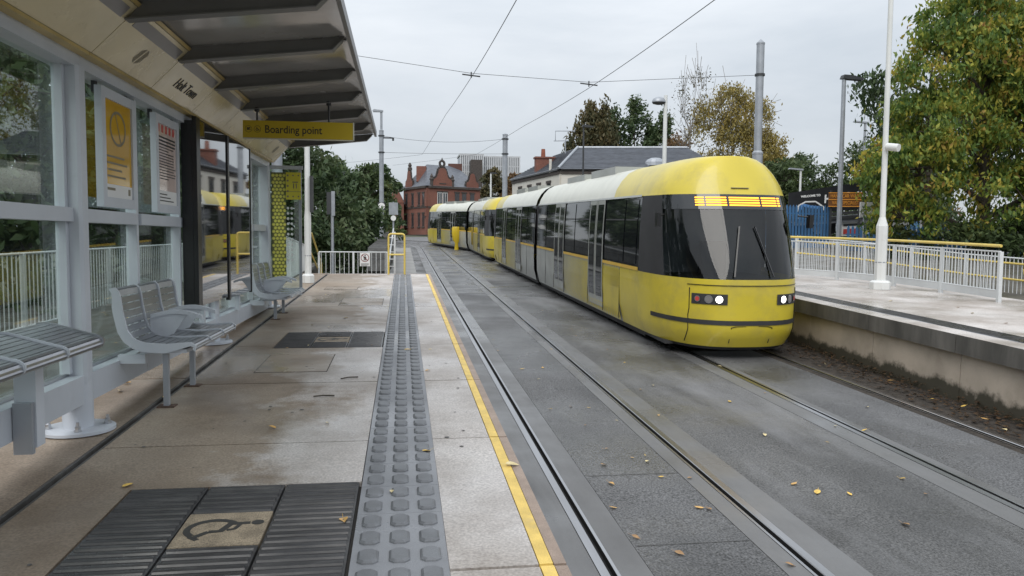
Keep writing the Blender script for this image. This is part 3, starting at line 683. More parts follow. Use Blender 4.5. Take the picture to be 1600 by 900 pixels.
# ------------------------------------------------------------------ poster frames hung on the glazing bars
def poster(y0, label, kind):
    t = thing('poster_frame', label, 'poster frame', (-2.21, y0+.36, 1.71), group='poster frames on the shelter glass')
    y1 = y0+.72; z0, z1 = 1.715, 2.60; b = .075
    f = MB().box(-2.235, -2.185, y0, y0+b, z0, z1).box(-2.235, -2.185, y1-b, y1, z0, z1).box(-2.235, -2.186, y0+b, y1-b, z0, z0+b).box(-2.235, -2.186, y0+b, y1-b, z1-b, z1)
    f.build('frame', 'grey', t, True)
    MB().box(-2.262, -2.236, y0+.02, y0+.07, z1-.05, 2.66).box(-2.262, -2.236, y1-.07, y1-.02, z1-.05, 2.66).build('hanger', 'dark_metal', t, True)
    X = -2.20
    a, c, d, e = y0+b, y1-b, z0+b, z1-b
    if kind == 'yellow':
        po = MB().box(X-.02, X, a, c, d, e).build('poster', 'sign_yellow2', t, True)
        cy, cz = (a+c)/2, e-.20
        rg = MB()
        for q in range(28):
            t0, t1 = 2*PI*q/28, 2*PI*(q+1)/28
            rg.add([(X+.0015, cy+k*math.cos(u)*1.25, cz+k*math.sin(u)) for k, u in ((.135, t0), (.115, t0), (.115, t1), (.135, t1))], [(0, 1, 2, 3)])
        rg.add([(X+.0015, cy+p*.14, cz+q) for p, q in ((-.45, .125), (-.30, .11), (.52, -.12), (.40, -.12))], [(0, 1, 2, 3)])
        rg.build('prohibition_ring', 'ink_soft', po, True)
        MB().box(X-.001, X+.0012, a, c, d, d+.10).build('white_footer', 'paper', po, True)
        tx = MB()
        for j in range(4): tx.box(X, X+.0016, a+.05, a+.05+(.36, .42, .30, .38)[j], e-.43-.05*j, e-.415-.05*j)
        tx.box(X, X+.002, a+.03, a+.2, d+.055, d+.075).box(X, X+.002, c-.09, c-.04, d+.03, d+.08)
        tx.build('print', 'ink_soft', po, True)
    else:
        po = MB().box(X-.02, X, a, c, d, e).build('poster', 'pink', t, True)
        rd = MB()
        for j in range(5): rd.box(X, X+.0015, a+.02+.112*j, a+.075+.112*j, e-.075, e-.005)
        rd.build('red_header', 'red', po, True)
        MB().box(X-.001, X+.0012, a, c, d, d+.13).build('white_footer', 'paper', po, True)
        tx = MB(); z = e-.11
        for j in range(15):
            tx.box(X, X+.0016, a+.03, a+.03+random.choice((.50, .46, .52, .3)), z-(.016 if j < 3 else .009), z); z -= .032 if j < 3 else .026
        for j in range(3): tx.box(X, X+.002, a+.04, c-.1*(j+1), d+.03+.03*j, d+.04+.03*j)
        tx.build('print', 'ink', po, True)
poster(6.06, "yellow notice with a dark no-entry ring in a grey frame on the shelter glass", 'yellow')
poster(7.31, "pale notice with a red striped heading in a grey frame on the shelter glass", 'pink')

# ------------------------------------------------------------------ black glass display in front of the glazing
dp = thing('display_case', "tall black framed display case with two glossy dark glass doors in the shelter", 'display case', (-2.12, 9.5, .7))
MB().box(-2.205, -2.10, 8.16, 10.95, .80, 2.66).build('case_back', 'black', dp, True)
MB().box(-2.098, -2.055, 8.16, 8.30, .76, 2.70).build('case_frame', 'black', dp, True)
MB().box(-2.098, -2.055, 9.545, 9.625, .74, 2.69).build('case_frame', 'black', dp, True)
MB().box(-2.098, -2.06, 10.93, 10.96, .74, 2.69).build('case_frame', 'black', dp, True)
MB().box(-2.09, -2.068, 8.303, 9.542, .78, 2.68).build('case_door', 'display_glass', dp, True)
MB().box(-2.09, -2.068, 9.628, 10.927, .76, 2.67).build('case_door', 'display_glass', dp, True)
MB().box(-2.06, -2.048, 8.28, 8.297, 1.85, 1.93).build('latch', 'steel', dp, True)
MB().box(-2.17, -2.12, 8.6, 8.66, .54, .80).box(-2.17, -2.12, 10.4, 10.46, .54, .80).build('case_bracket', 'grey', dp, True)

# ------------------------------------------------------------------ hanging sign
sg = thing('hanging_sign', "long yellow hanging sign reading Boarding point below the canopy", 'sign', (-1.22, 9.42, 2.66))
bd = MB().box(-1.85, -.59, 9.40, 9.44, 2.655, 2.855).build('board', 'sign_yellow', sg, True)
ed = MB().box(-.589, -.578, 9.397, 9.443, 2.65, 2.86).box(-1.85, -.59, 9.397, 9.443, 2.643, 2.653)
ed.build('board_edge', mat("sign_edge", (.6, .58, .45), .5, var=.05), sg, True)
text('lettering', "Boarding point", .128, 'ink', bd, (-1.605, 9.3985, 2.752), (1, 0, 0), (0, 0, 1), .001, 'LEFT', sx=.86, bold=.0012)
ic = MB()
for cx in (-1.785, -1.685):
    for q in range(20):
        t0, t1 = 2*PI*q/20, 2*PI*(q+1)/20
        ic.add([(cx+k*math.cos(u), 9.3985, 2.755+k*math.sin(u)) for k, u in ((.040, t0), (.036, t0), (.036, t1), (.040, t1))], [(3, 2, 1, 0)])
def bars(cx, pts, wd):
    for p, q in zip(pts[:-1], pts[1:]): ic.beam((cx+p[0], 9.3985, 2.755+p[1]), (cx+q[0], 9.3985, 2.755+q[1]), wd, .002, up=(0, 1, 0))
bars(-1.785, [(-.018, .012), (.006, .008), (.02, .016)], .013); bars(-1.785, [(-.02, -.004), (.005, -.006)], .014); bars(-1.785, [(.012, .0), (.02, -.016)], .008)
bars(-1.685, [(-.006, .02), (-.004, .0), (.012, -.002), (.02, -.018)], .009); bars(-1.685, [(-.012, .004), (-.018, -.010), (-.006, -.02), (.006, -.014)], .006)
ic.build('pictogram', 'ink', bd, True)
for x in (-1.69, -.87):
    rod = MB().lathe((x, 9.42, 0), [(.011, 2.857), (.011, 3.0+.116*(x+1.69))], 10).build('hanger_rod', 'dark_metal', sg, True)
    MB().lathe((x, 9.42, 2.955+.116*(x+1.69)), [(.022, 0), (.03, .01), (.03, .05), (.02, .055)], 10).build('collar', 'dark_metal', rod, True)

# ------------------------------------------------------------------ benches
PROF = [(-.60, .415), (-.575, .43), (-.55, .415), (-.535, .36), (-.52, .24), (-.49, .10), (-.44, .03), (-.36, .0), (-.20, -.012), (-.03, .0), (.0, -.008), (.012, -.03), (.0, -.052)]
def along(prof, t):
    ds = [0]
    for p, q in zip(prof[:-1], prof[1:]): ds.append(ds[-1]+math.hypot(q[0]-p[0], q[1]-p[1]))
    s = t*ds[-1]
    for i in range(len(prof)-1):
        if s <= ds[i+1] or i == len(prof)-2:
            u = (s-ds[i])/(ds[i+1]-ds[i]); p, q = prof[i], prof[i+1]
            d = Vector((q[0]-p[0], q[1]-p[1])).normalized(); return Vector((p[0]+(q[0]-p[0])*u, p[1]+(q[1]-p[1])*u)), Vector((-d.y, d.x))
def seat_panel(prof, y0, y1, nslat, xr, zr, solid_end=.1):
    """pressed sheet with long slots: slats side by side plus solid borders at the ends"""
    mb = MB(); th = .008
    for k in range(nslat):
        a, b = k/nslat, (k+1)/nslat; g = .16/nslat
        if k == nslat-1: sub = [a+g*.5, a+(b-a)*.35, a+(b-a)*.6, a+(b-a)*.8, b]
        else: sub = [a+g*.5, (a+b)/2, b-g*.5]
        rows = []
        for s in sub:
            p, nn = along(prof, s)
            rows.append((p, p-nn*th if nn.y > 0 else p+nn*th))
        for (p, p2), (q, q2) in zip(rows[:-1], rows[1:]):
            vs = [(xr+v.x, y, zr+v.y) for y in (y0, y1) for v in (p, q, q2, p2)]
            mb.add(vs, [(0, 1, 2, 3), (7, 6, 5, 4), (0, 4, 5, 1), (1, 5, 6, 2), (2, 6, 7, 3), (3, 7, 4, 0)])
    for yb in (y0, (y0*2+y1)/3, (y0+2*y1)/3, y1):           # cross webs between the slots
        for s0, s1 in zip([i/24 for i in range(24)], [(i+1)/24 for i in range(24)]):
            p, nn = along(prof, s0); q, n2 = along(prof, s1)
            w = .012 if yb in (y0, y1) else .007
            yy0, yy1 = (yb, yb+w) if yb == y0 else ((yb-w, yb) if yb == y1 else (yb-w/2, yb+w/2))
            mb.add([(xr+v.x, y, zr+v.y-.0015) for y in (yy0, yy1) for v in (p, q, q-n2*.006, p-nn*.006)], [(0, 1, 2, 3), (7, 6, 5, 4), (0, 4, 5, 1), (2, 6, 7, 3)])
    return mb
def side_frame(prof, y, xr, zr, th=.022, wd=.055):
    n = 26; top = []; bot = []
    for i in range(n+1):
        p, nn = along(prof, i/n); p = p.copy()
        k = .012
        top.append((xr+p.x-nn.x*k*-1, zr+p.y+nn.y*k)); 
        ww = wd*(.5+.5*min(1, i/5))*(1 if i < n-6 else max(.12, (n-i)/7))
        bot.append((xr+p.x-nn.x*ww, zr+p.y-nn.y*ww))
    mb = MB()
    for i in range(n): mb.prism([bot[i], bot[i+1], top[i+1], top[i]], y-th/2, y+th/2)
    return mb
def bench(y0, label, zr=.672, xr=-1.60):
    t = thing('bench', label, 'bench', (xr-.235, y0+.7, G(y0+.7)), group='three-seat metal benches in the shelter')
    Ls = .47
    for k in range(3):
        seat_panel(PROF, y0+.015+Ls*k, y0+Ls*(k+1)-.008, 17, xr, zr).build('seat', 'seat', t, True)
    side_frame(PROF, y0, xr, zr, wd=.06).build('side_frame', 'grey', t, True)
    side_frame(PROF, y0+3*Ls+.01, xr, zr, wd=.06).build('side_frame', 'grey', t, True)
    for k in (1, 2):
        yk = y0+Ls*k+.003
        side_frame(PROF, yk, xr, zr, th=.016, wd=.035).build('seat_divider', 'grey', t, True)
        arm = MB()
        for i in range(12):
            a0, a1 = i/12, (i+1)/12
            f = lambda s: (xr-.45+.40*s, zr+.17+.045*math.sin(PI*s*.95)-.02*s)
            (x0, z0), (x1, z1) = f(a0), f(a1)
            arm.prism([(x0, z0-.016), (x1, z1-.016), (x1, z1+.016), (x0, z0+.016)], yk-.026, yk+.026)
        arm.prism([(xr-.455, zr+.02), (xr-.36, zr+.0), (xr-.28, zr+.02), (xr-.20, zr+.14), (xr-.15, zr+.195), (xr-.36, zr+.19), (xr-.46, zr+.16)], yk-.011, yk+.011)
        arm.build('armrest', 'grey', t, True)
    MB().box(xr-.40, xr-.06, y0+.02, y0+3*Ls-.02, zr-.075, zr-.045).build('under_beam', 'grey', t, True)
    for yk in (y0+.10, y0+.85):
        g = G(yk)
        lg = MB().box(xr-.255, xr-.215, yk-.022, yk+.022, g, zr-.07).build('leg', 'galv', t, True)
        MB().box(xr-.30, xr-.17, yk-.05, yk+.05, g-.002, g+.008).build('foot', 'rust', lg, True)
        MB().box(xr-.58, xr-.38, yk-.03, yk+.03, zr-.16, zr-.09).build('wall_bracket', 'grey', t, True)
    return t
bench(6.17, "nearer three-seat slatted metal bench with backrest, in front of the poster frames")
bench(11.35, "far three-seat slatted metal bench with backrest, beside the yellow dotted screen")
# perch seat nearest the camera
PERCH = [(-.36, .085), (-.30, .088), (-.18, .055), (-.06, .02), (-.015, .01), (.012, -.005), (.015, -.03), (.0, -.05), (-.02, -.055)]
pc = thing('perch_seat', "backless slatted metal perch seat with a rolled front edge, nearest the camera", 'perch seat', (-2.0, 4.0, G(4)))
xr, zr = -1.86, .868
for k in range(5):
    y1 = 5.03-.5*k
    seat_panel(PERCH, y1-.49, y1, 11, xr, zr).build('seat', 'seat', pc, True)
    side_frame(PERCH, y1-.495, xr, zr, th=.012, wd=.03).build('seat_divider', 'grey', pc, True)
side_frame(PERCH, 5.035, xr, zr, wd=.045).build('side_frame', 'seat', pc, True)
for yk in (4.66, 3.0):
    br = MB().prism([(-2.165, .30), (-2.05, .30), (-2.05, .74), (-2.0, .80), (-1.93, .84), (-1.93, .87), (-2.165, .88)], yk-.05, yk+.05).build('bracket', 'grey', pc, True)
    MB().box(-2.16, -2.06, yk-.085, yk-.052, .27, .56).build('bracket_plate', 'galv', br, True)

# ================================================================== POLES AND LAMPS
def pole(name, label, cat, x, y, r0, r1, z0, z1, m='galv', group=None):
    t = thing(name, label, cat, (x, y, z0), group=group)
    MB().tube([(x, y, z0), (x, y, z1)], r0, 12, r2=r1).build('pole', m, t, True, True)
    return t
# white lamp column with an octagonal base box on the opposite platform
def white_column(x, y, label, top, k_=1.0):
    t = thing('lamp_column', label, 'lamp post', (x, y, G(y)), group='white lamp columns on the platforms')
    g = G(y)
    def octo(h, z0, z1, h2=None):
        h2 = h2 or h; k = .41
        P = [(1, k), (k, 1), (-k, 1), (-1, k), (-1, -k), (-k, -1), (k, -1), (1, -k)]
        vs = [(x+p*h, y+q*h, z0) for p, q in P]+[(x+p*h2, y+q*h2, z1) for p, q in P]
        return vs, [tuple(range(8))[::-1], tuple(range(8, 16))]+[(i, (i+1) % 8, (i+1) % 8+8, i+8) for i in range(8)]
    MB().add(*octo(.21*k_, g, g+.16)).add(*octo(.21*k_, g+.16, g+.20, .16*k_)).build('base_box', 'white_paint', t, True)
    MB().add(*octo(.115*k_, g+.20, g+1.42)).add(*octo(.115*k_, g+1.42, g+1.62, .06)).build('column_base', 'white_paint', t, True)
    MB().tube([(x, y, g+.6), (x, y, g+.62)], .124*k_, 12).build('strap', 'galv', t, True)
    MB().tube([(x, y, g+1.6), (x, y, top)], .062, 14, r2=.05).build('pole', 'white_paint', t, True, True)
    return t
t = white_column(10.64, 15.95, "tall white lamp column with an octagonal base and a camera drum on the opposite platform", 8.6)
MB().tube([(10.62, 15.86, 3.60), (10.74, 15.62, 3.55)], .085, 14).build('camera_drum', 'white_paint', t, True, True)
wc2 = white_column(-2.12, 17.75, "white lamp column standing beyond the end of the near shelter", 8.0, .62)
# overhead line poles
def ole(x, y, z0, z1, r, label, step=True):
    t = thing('overhead_line_pole', label, 'pole', (x, y, z0), group='grey overhead line poles')
    if step:
        MB().tube([(x, y, z0), (x, y, z0+4.6)], r*1.32, 14).build('lower_shaft', 'galv', t, True, True)
        MB().lathe((x, y, z0+4.6), [(r*1.32, 0), (r*1.4, .02), (r*1.4, .07), (r, .13)], 14).build('shaft_collar', 'galv', t, True)
    MB().tube([(x, y, z0+(4.7 if step else 0)), (x, y, z1)], r, 14).build('shaft', 'galv', t, True, True)
    MB().lathe((x, y, z1), [(r*1.08, 0), (r*1.08, .05), (.01, .17)], 14).build('cap', 'galv', t, True)
    return t
t = ole(11.49, 24, -.3, 7.85, .125, "thick grey overhead line pole behind the opposite platform, holding the near span wire")
MB().lathe((11.49, 24, 6.84), [(.16, 0), (.16, .07)], 14).build('clamp', 'dark_metal', t, True)
ole(-3.75, 24, -.6, 7.9, .12, "grey overhead line pole among the trees behind the near shelter")
t = ole(-1.64, 60, .7, 9.6, .17, "overhead line pole with a lamp arm and round speed sign left of the tracks", False)
MB().tube([(-1.64, 60, 9.6), (-1.64, 60, 11.0)], .09, 10).build('lamp_stem', 'galv', t, True)
MB().prism([(-2.3, 11.12), (-2.2, 11.22), (-1.5, 11.16), (-1.5, 11.04), (-2.25, 11.03)], 59.85, 60.15).build('lamp_head', 'galv', t, True)
MB().beam((-1.6, 60, 9.1), (-.75, 60, 9.1), .08, .1).box(-.83, -.68, 59.9, 60.1, 8.9, 9.12).build('arm', 'dark_metal', t, True)
for z in (9.2, 7.95): MB().lathe((-1.64, 60, z), [(.24, 0), (.24, .09)], 12).build('clamp', 'dark_metal', t, True)
pl = MB().lathe((0, 0, 0), [(.40, -.02), (.40, .02)], 4).build('speed_plate', 'dark_metal', t); pl.location = (0, -.25, 3.2); pl.rotation_euler = (PI/2, PI/4, 0)
d2 = MB().lathe((0, 0, 0), [(.26, .021), (.26, .03)], 16).build('speed_disc', 'paper', pl)
pl2 = MB().lathe((0, 0, 0), [(.24, -.02), (.24, .02)], 14).build('warning_disc', 'paper', t); pl2.location = (0, -.25, 2.2); pl2.rotation_euler = (PI/2, 0, 0)
t = ole(7.88, 60, .7, 9.55, .20, "grey overhead line pole right of the tracks, in front of the tower block", False)
for z in (9.2, 8.05): MB().lathe((7.88, 60, z), [(.27, 0), (.27, .09)], 12).build('clamp', 'dark_metal', t, True)
# street lamps on the right
def lamp(x, y, z0, z1, r, m, label, head, cat='street lamp'):
    t = pole('street_lamp', label, cat, x, y, r, r*.75, z0, z1, m, 'street lamps along the road behind the opposite platform')
    if head == 'flat':
        MB().prism([(x-.12, z1-.05), (x-.06, z1+.1), (x+.25, z1+.09), (x+.80, z1-.01), (x+.78, z1-.10), (x+.2, z1-.08)], y-.14, y+.14).build('lamp_head', 'dark_metal', t, True)
    elif head == 'flatl':
        MB().prism([(x+.12, z1-.05), (x+.1, z1+.05), (x-.75, z1+.10), (x-.78, z1+.02)], y-.12, y+.12).build('lamp_head', 'galv', t, True)
    elif head == 'bowl':
        b = MB(); c = (x-.30, y)
        b.lathe((x-.30, y, z1-.42), [(.30, .12), (.30, .16), (.25, .27), (.12, .34), (.02, .36)], 14, 1.0, .8).build('lamp_head', 'galv', t, True, True)
        MB().lathe((x-.30, y, z1-.42), [(.10, .02), (.26, .06), (.29, .119)], 14, 1.0, .8).build('lamp_bowl', 'dark_metal', t, True, True)
        MB().tube([(x-.1, y, z1-.18), (x, y, z1-.18)], .04, 8).build('arm', m, t, True)
    return t
lamp(18.05, 30, -.1, 8.25, .11, 'galv', "grey street lamp with a dark flat head, in front of the car wash sign", 'flat')
lamp(28.6, 45, .5, 8.9, .10, 'galv', "thin distant street lamp with its flat head pointing left, beside the right-hand tree", 'flatl')
lamp(11.1, 32, -.3, 7.65, .11, 'white_paint', "pale lamp post with a bowl lantern, in front of the golden birch", 'bowl')
lamp(14.25, 60.5, .3, 10.5, .09, 'dark_metal', "slim black street lamp in front of the slate roof", 'flat')
lamp(11.3, 100, 1.6, 10.0, .13, 'white_paint', "pale far lamp post between the red brick house and the line pole", 'flat')
lamp(24.4, 45, .5, 5.9, .08, 'white_paint', "short pale lamp mast beside the car wash board", 'flatl')

# ------------------------------------------------------------------ overhead wires
def wire(label, pts, r, sag=0, n=10, name='overhead_wire'):
    P = []
    for a, b in zip(pts[:-1], pts[1:]):
        a, b = Vector(a), Vector(b)
        for i in range(n):
            u = i/n; p = a.lerp(b, u); p.z -= sag*4*u*(1-u); P.append(p)
    P.append(Vector(pts[-1])); o = MB().tube(P, r, 5).build(name, 'dark_metal'); return tag(o, label, 'wire', 'overhead tram wires')
wire("contact wire over the nearer track", [(2.1, -2, 5.0), (2.1, 14.5, 5.95), (2.1, 24.3, 6.5), (2.0, 36.8, 7.33), (1.45, 60, 7.9), (-6, 76, 8.6)], .009, .03)
wire("contact wire over the tram's track", [(5.85, -2, 5.9), (5.85, 14.4, 6.05), (5.85, 24.3, 6.3), (5.8, 37, 6.95), (5.6, 60, 8.0), (-1, 78, 8.7)], .009, .03)
wire("near span wire crossing the tracks to the thick pole", [(-3.75, 24.05, 7.25), (2.1, 24.2, 6.62), (5.85, 24.2, 6.48), (11.45, 24.05, 6.88)], .0075)
wire("upper far span wire between the two distant line poles", [(-1.6, 60, 9.25), (7.85, 60, 9.25)], .012, .35)
wire("lower far span wire between the two distant line poles", [(-1.6, 60, 8.0), (7.85, 60, 8.1)], .012, .05)
for x, z in ((2.1, 6.56), (5.85, 6.42)):
    o = MB().tube([(x-.28, 24.2, z+.02), (x+.28, 24.2, z-.03)], .022, 6).tube([(x, 24.2, z-.08), (x, 24.2, z+.1)], .02, 6).build('wire_clamp', 'dark_metal')
    tag(o, "wire clamp on the near span over the %s" % ("nearer track" if x < 4 else "tram's track"), 'wire clamp', 'overhead wire fittings')

# ================================================================== FENCES
def fence(name, label, cat, pts, top, bot, gapb, post_every, m, post_r=.028, top_m=None, top_r=.022, bal_r=.009, extra=None, group=None, posth=0, kick=None):
    """pts: polyline (x, y, ground z); balusters between bottom and top rail"""
    p0 = pts[0]; t = thing(name, label, cat, p0, group=group)
    bme = None
    h = top-bot
    bme = MB().tube([(0, 0, 0), (0, 0, h)], bal_r, 6, cap=False).mesh('baluster', m)
    pme = MB().box(-post_r, post_r, -post_r, post_r, -.05, top+posth).mesh('post', m)
    for a, b in zip(pts[:-1], pts[1:]):
        a, b = Vector(a), Vector(b); ln = (b-a).length; n = max(1, round(ln/gapb)); ang = math.atan2(b.y-a.y, b.x-a.x)
        for i in range(n):
            p = a.lerp(b, (i+.5)/n); place('baluster', bme, t, (p.x-p0[0], p.y-p0[1], p.z+bot-p0[2]))
        k = max(1, round(ln/post_every))
        for i in range(k+1):
            if i == k and b != Vector(pts[-1]): continue
            p = a.lerp(b, i/k); place('post', pme, t, (p.x-p0[0], p.y-p0[1], p.z-p0[2]), (0, 0, ang))
    def line(dz, r, mm, nm):
        MB().tube([(p[0], p[1], p[2]+dz) for p in pts], r, 8).build(nm, mm, t, True, True)
    line(top, .016, m, 'top_bar'); line(bot, .016, m, 'bottom_bar')
    if top_m: line(top+.11, top_r, top_m, 'handrail')
    for dz, r, mm in (extra or []): line(dz, r, mm, 'handrail')
    if kick:
        for a, b in zip(pts[:-1], pts[1:]):
            a, b = Vector(a), Vector(b); z = (kick[0]+kick[1])/2
            MB().beam(a+Vector((0, 0, z)), b+Vector((0, 0, z)), .02, kick[1]-kick[0]).build('kick_plate', m, t, True)
    return t
fence('path_railing', "pale vertical bar railing along the path behind the shelter glass", 'railing',
      [(-5, y, .05+G(y)*.35) for y in (2.0, 11, 17, 24)], 1.10, .12, .115, 1.35, 'fence_white', .03)
PF = [(11.32, 13.25), (11.50, 15.1), (11.52, 16.75), (11.12, 18.5), (10.38, 19.75)]
fence('platform_railing', "white bar railing with a yellow handrail and kick plates on the opposite platform", 'railing',
      [(x, y, G(y)) for x, y in PF], .97, .22, .105, 1.75, 'fence_white', .034, 'yellow', .03, .011, kick=(.07, .23))
fence('platform_railing', "low white railing on the opposite platform, partly hidden behind the tram", 'railing',
      [(x, y, G(y)) for x, y in ((10.30, 20.0), (9.6, 21.8), (9.3, 24.0), (9.2, 28))], .80, .12, .12, 1.8, 'fence_white', .03)
fence('ramp_railing', "white ramp railing with two yellow handrails behind the opposite platform railing", 'railing',
      [(13.2, 12.6, .15), (13.2, 16.5, .30), (12.6, 19.6, .55), (11.6, 21.5, .7)], .92, -.15, .115, 1.6, 'fence_white', .03, extra=[(.80, .022, 'yellow'), (.45, .022, 'yellow')])
fence('ramp_railing', "white railing at the right edge of the opposite platform, behind the yellow loop", 'railing',
      [(11.62, 12.6, G(12.6)), (14.6, 12.3, G(12.3))], .97, .08, .11, 1.2, 'fence_white', .032)
def loop(name, label, pts, r=.024, mid=None, m='yellow', posts=()):
    t = thing(name, label, 'handrail', (pts[0][0], pts[0][1], pts[0][2]), group='yellow tubular handrails')
    MB().tube(pts, r, 10).build('loop', m, t, True, True)
    if mid: MB().tube(mid, r*.9, 8).build('mid_bar', m, t, True, True)
    return t
def rloop(x0, x1, y0, y1, z0, z1, rr=.07):
    a, b = Vector((x0, y0, 0)), Vector((x1, y1, 0)); d = (b-a).normalized()
    P = [a+Vector((0, 0, z0))]
    for q in range(5): th = PI/2*q/4; P.append(a+d*(rr-rr*math.cos(th))+Vector((0, 0, z1-rr+rr*math.sin(th))))
    for q in range(5): th = PI/2*q/4; P.append(b-d*(rr-rr*math.sin(th))+Vector((0, 0, z1-rr+rr*math.cos(th))))
    P.append(b+Vector((0, 0, z0))); return P
loop('handrail', "yellow handrail loop at the right edge of the opposite platform", [(12.9, 12.6, 1.36)]+[(11.26+.07-.07*math.cos(a)-.0, 12.6, 1.29+.07*math.sin(a)) for a in (PI/2, PI/4, 0)][::1]+[(11.26, 12.6, 1.02)]+[(11.33-.07*math.cos(a), 12.6, .98-.07*math.sin(a)) for a in (PI/4, PI/2)]+[(12.9, 12.6, .91)], .028)
loop('handrail', "yellow handrail frame at the far end of the near platform", rloop(-.38, .035, 20.30, 20.30, G(20.3), 1.60), .026, [(-.38, 20.3, 1.06), (.035, 20.3, 1.06)])
t = thing('end_post', "white post with ladder rungs beside the yellow handrail frame", 'post', (-.22, 20.7, .5))
MB().box(-.25, -.20, 20.68, 20.73, .0, 1.66).build('post', 'fence_white', t, True)
for k in range(6): MB().tube([(-.38, 20.7, .55+.19*k), (-.25, 20.7, .55+.19*k)], .012, 6).build('rung', 'fence_white', t, True)
loop('handrail', "yellow sloping stair handrail left of the platform end railing", [(-2.42, 20.5, .5), (-2.42, 20.5, 1.62), (-2.40, 20.9, 1.60), (-2.33, 22.6, .75), (-2.33, 22.6, .0)], .026, [(-2.42, 20.5, 1.2), (-2.34, 22.6, .38)])
t = fence('stair_railing', "white bar railing across the steps at the end of the near platform", 'railing',
      [(-2.32, 21.9, -.08), (-.44, 21.9, -.08)], 1.17, .55, .125, .95, 'fence_white', .026)
t = fence('stair_railing', "pale railing beside the steps beyond the white lamp column", 'railing',
      [(-2.75, 18.2, .45), (-2.72, 21.8, .2)], 1.1, .1, .14, 1.2, 'fence_white', .03)
t = thing('warning_sign', "small white no walking sign on the stair railing", 'sign', (-1.06, 21.83, .70))
b = MB().box(-1.20, -.92, 21.82, 21.835, .70, 1.075).build('plate', 'paper', t, True)
rg = MB()
for q in range(24):
    t0, t1 = 2*PI*q/24, 2*PI*(q+1)/24
    rg.add([(-1.06+k*math.cos(u), 21.818, .935+k*math.sin(u)) for k, u in ((.115, t0), (.097, t0), (.097, t1), (.115, t1))], [(3, 2, 1, 0)])
rg.beam((-1.14, 21.817, 1.015), (-.98, 21.817, .855), .018, .002, (0, 1, 0)).build('ring', mat("sign_red", (.20, .03, .03), .5, var=0), b, True)
mn = MB().disc((-1.055, 21.8165, .995), (1, 0, 0), (0, 0, 1), .019, 10)
for p, q in (((-1.057, .97), (-1.065, .915)), ((-1.065, .915), (-1.09, .86)), ((-1.065, .915), (-1.03, .865)), ((-1.06, .96), (-1.10, .925)), ((-1.058, .96), (-1.025, .93))):
    mn.beam((p[0], 21.8165, p[1]), (q[0], 21.8165, q[1]), .02, .002, (0, 1, 0))
mn.box(-1.17, -.95, 21.816, 21.819, .765, .775).box(-1.17, -.95, 21.816, 21.819, .735, .745).box(-1.17, -1.0, 21.816, 21.819, .71, .717).build('walking_figure', 'ink', b, True)
# pole with the back of a timetable panel
t = pole('sign_pole', "slim grey pole carrying a narrow dark panel in front of the trees", 'sign pole', -2.1, 23.6, .045, .045, -.5, 2.85)
MB().box(-2.26, -2.13, 23.55, 23.62, 2.18, 2.84).build('panel', 'dark_metal', t, True)
MB().box(-2.12, -2.02, 23.54, 23.60, 2.14, 2.87).build('panel', 'galv', t, True)
MB().box(-2.05, -1.98, 17.55, 17.69, 2.05, 2.85).build('side_panel', 'dark_metal', wc2, True)
# stone parapet left of the tracks
t = thing('parapet_wall', "dark stone parapet wall with a pale rail, left of the tracks", 'wall', (-.9, 26, G(26)))
yy = 25.0; k = 0
while yy < 52:
    for r_ in range(4):
        ln = 1.1; z0 = -1.0+.38*r_; off = (.5 if r_ % 2 else 0)
        j = random.uniform(-.02, .02)
        MB().box(-1.15+j, -.55+j, yy+off, yy+off+ln-.03, G(yy)+z0, G(yy)+z0+.36).build('stone', 'wall_stone', t, True)
    yy += 1.1
MB().beam((-.45, 24.6, G(24.6)+.1), (-.62, 50, G(50)+.75), .06, .05).build('rail', 'fence_white', t, True)
# ================================================================== TRAM
HW = [(.20, 1.20), (.30, 1.27), (.45, 1.305), (.9, 1.325), (1.48, 1.325), (2.2, 1.315), (2.85, 1.27), (3.05, 1.21), (3.25, 1.09), (3.42, .93), (3.52, .74), (3.56, .56), (3.566, .0)]
ROOFZ = [2.86, 2.95, 3.05, 3.15, 3.25, 3.34, 3.42, 3.48, 3.52, 3.545, 3.56, 3.566]
def hw(z):
    for (a, p), (b, q) in zip(HW[:-1], HW[1:]):
        if z <= b: return p+(q-p)*max(0, (z-a))/(b-a)
    return 0
NOSE_L = 2.3
def nose_y(z):
    if z < .5: return .18*(.5-z)/.3
    if z < 1.35: return 0
    return .78*((z-1.35)/1.75)**1.15
def outline(z, n=29, grow=0.0):
    W = hw(z)+grow; y0 = nose_y(z)-grow; P = []
    for i in range(n):
        t = PI*i/(n-1); c, s = math.cos(t), math.sin(t); e = 2/2.7
        P.append((-W*math.copysign(abs(c)**e, c), NOSE_L-(NOSE_L-y0)*abs(s)**e, z))
    return P
def zr(a, b, n): return [a+(b-a)*i/n for i in range(n+1)]
def nose_band(z0, z1, n, i0=0, i1=29, grow=0.0): return MB().grid([outline(z, 29, grow)[i0:i1] for z in (ROOFZ if z1 > 3.5 else zr(z0, z1, n))])
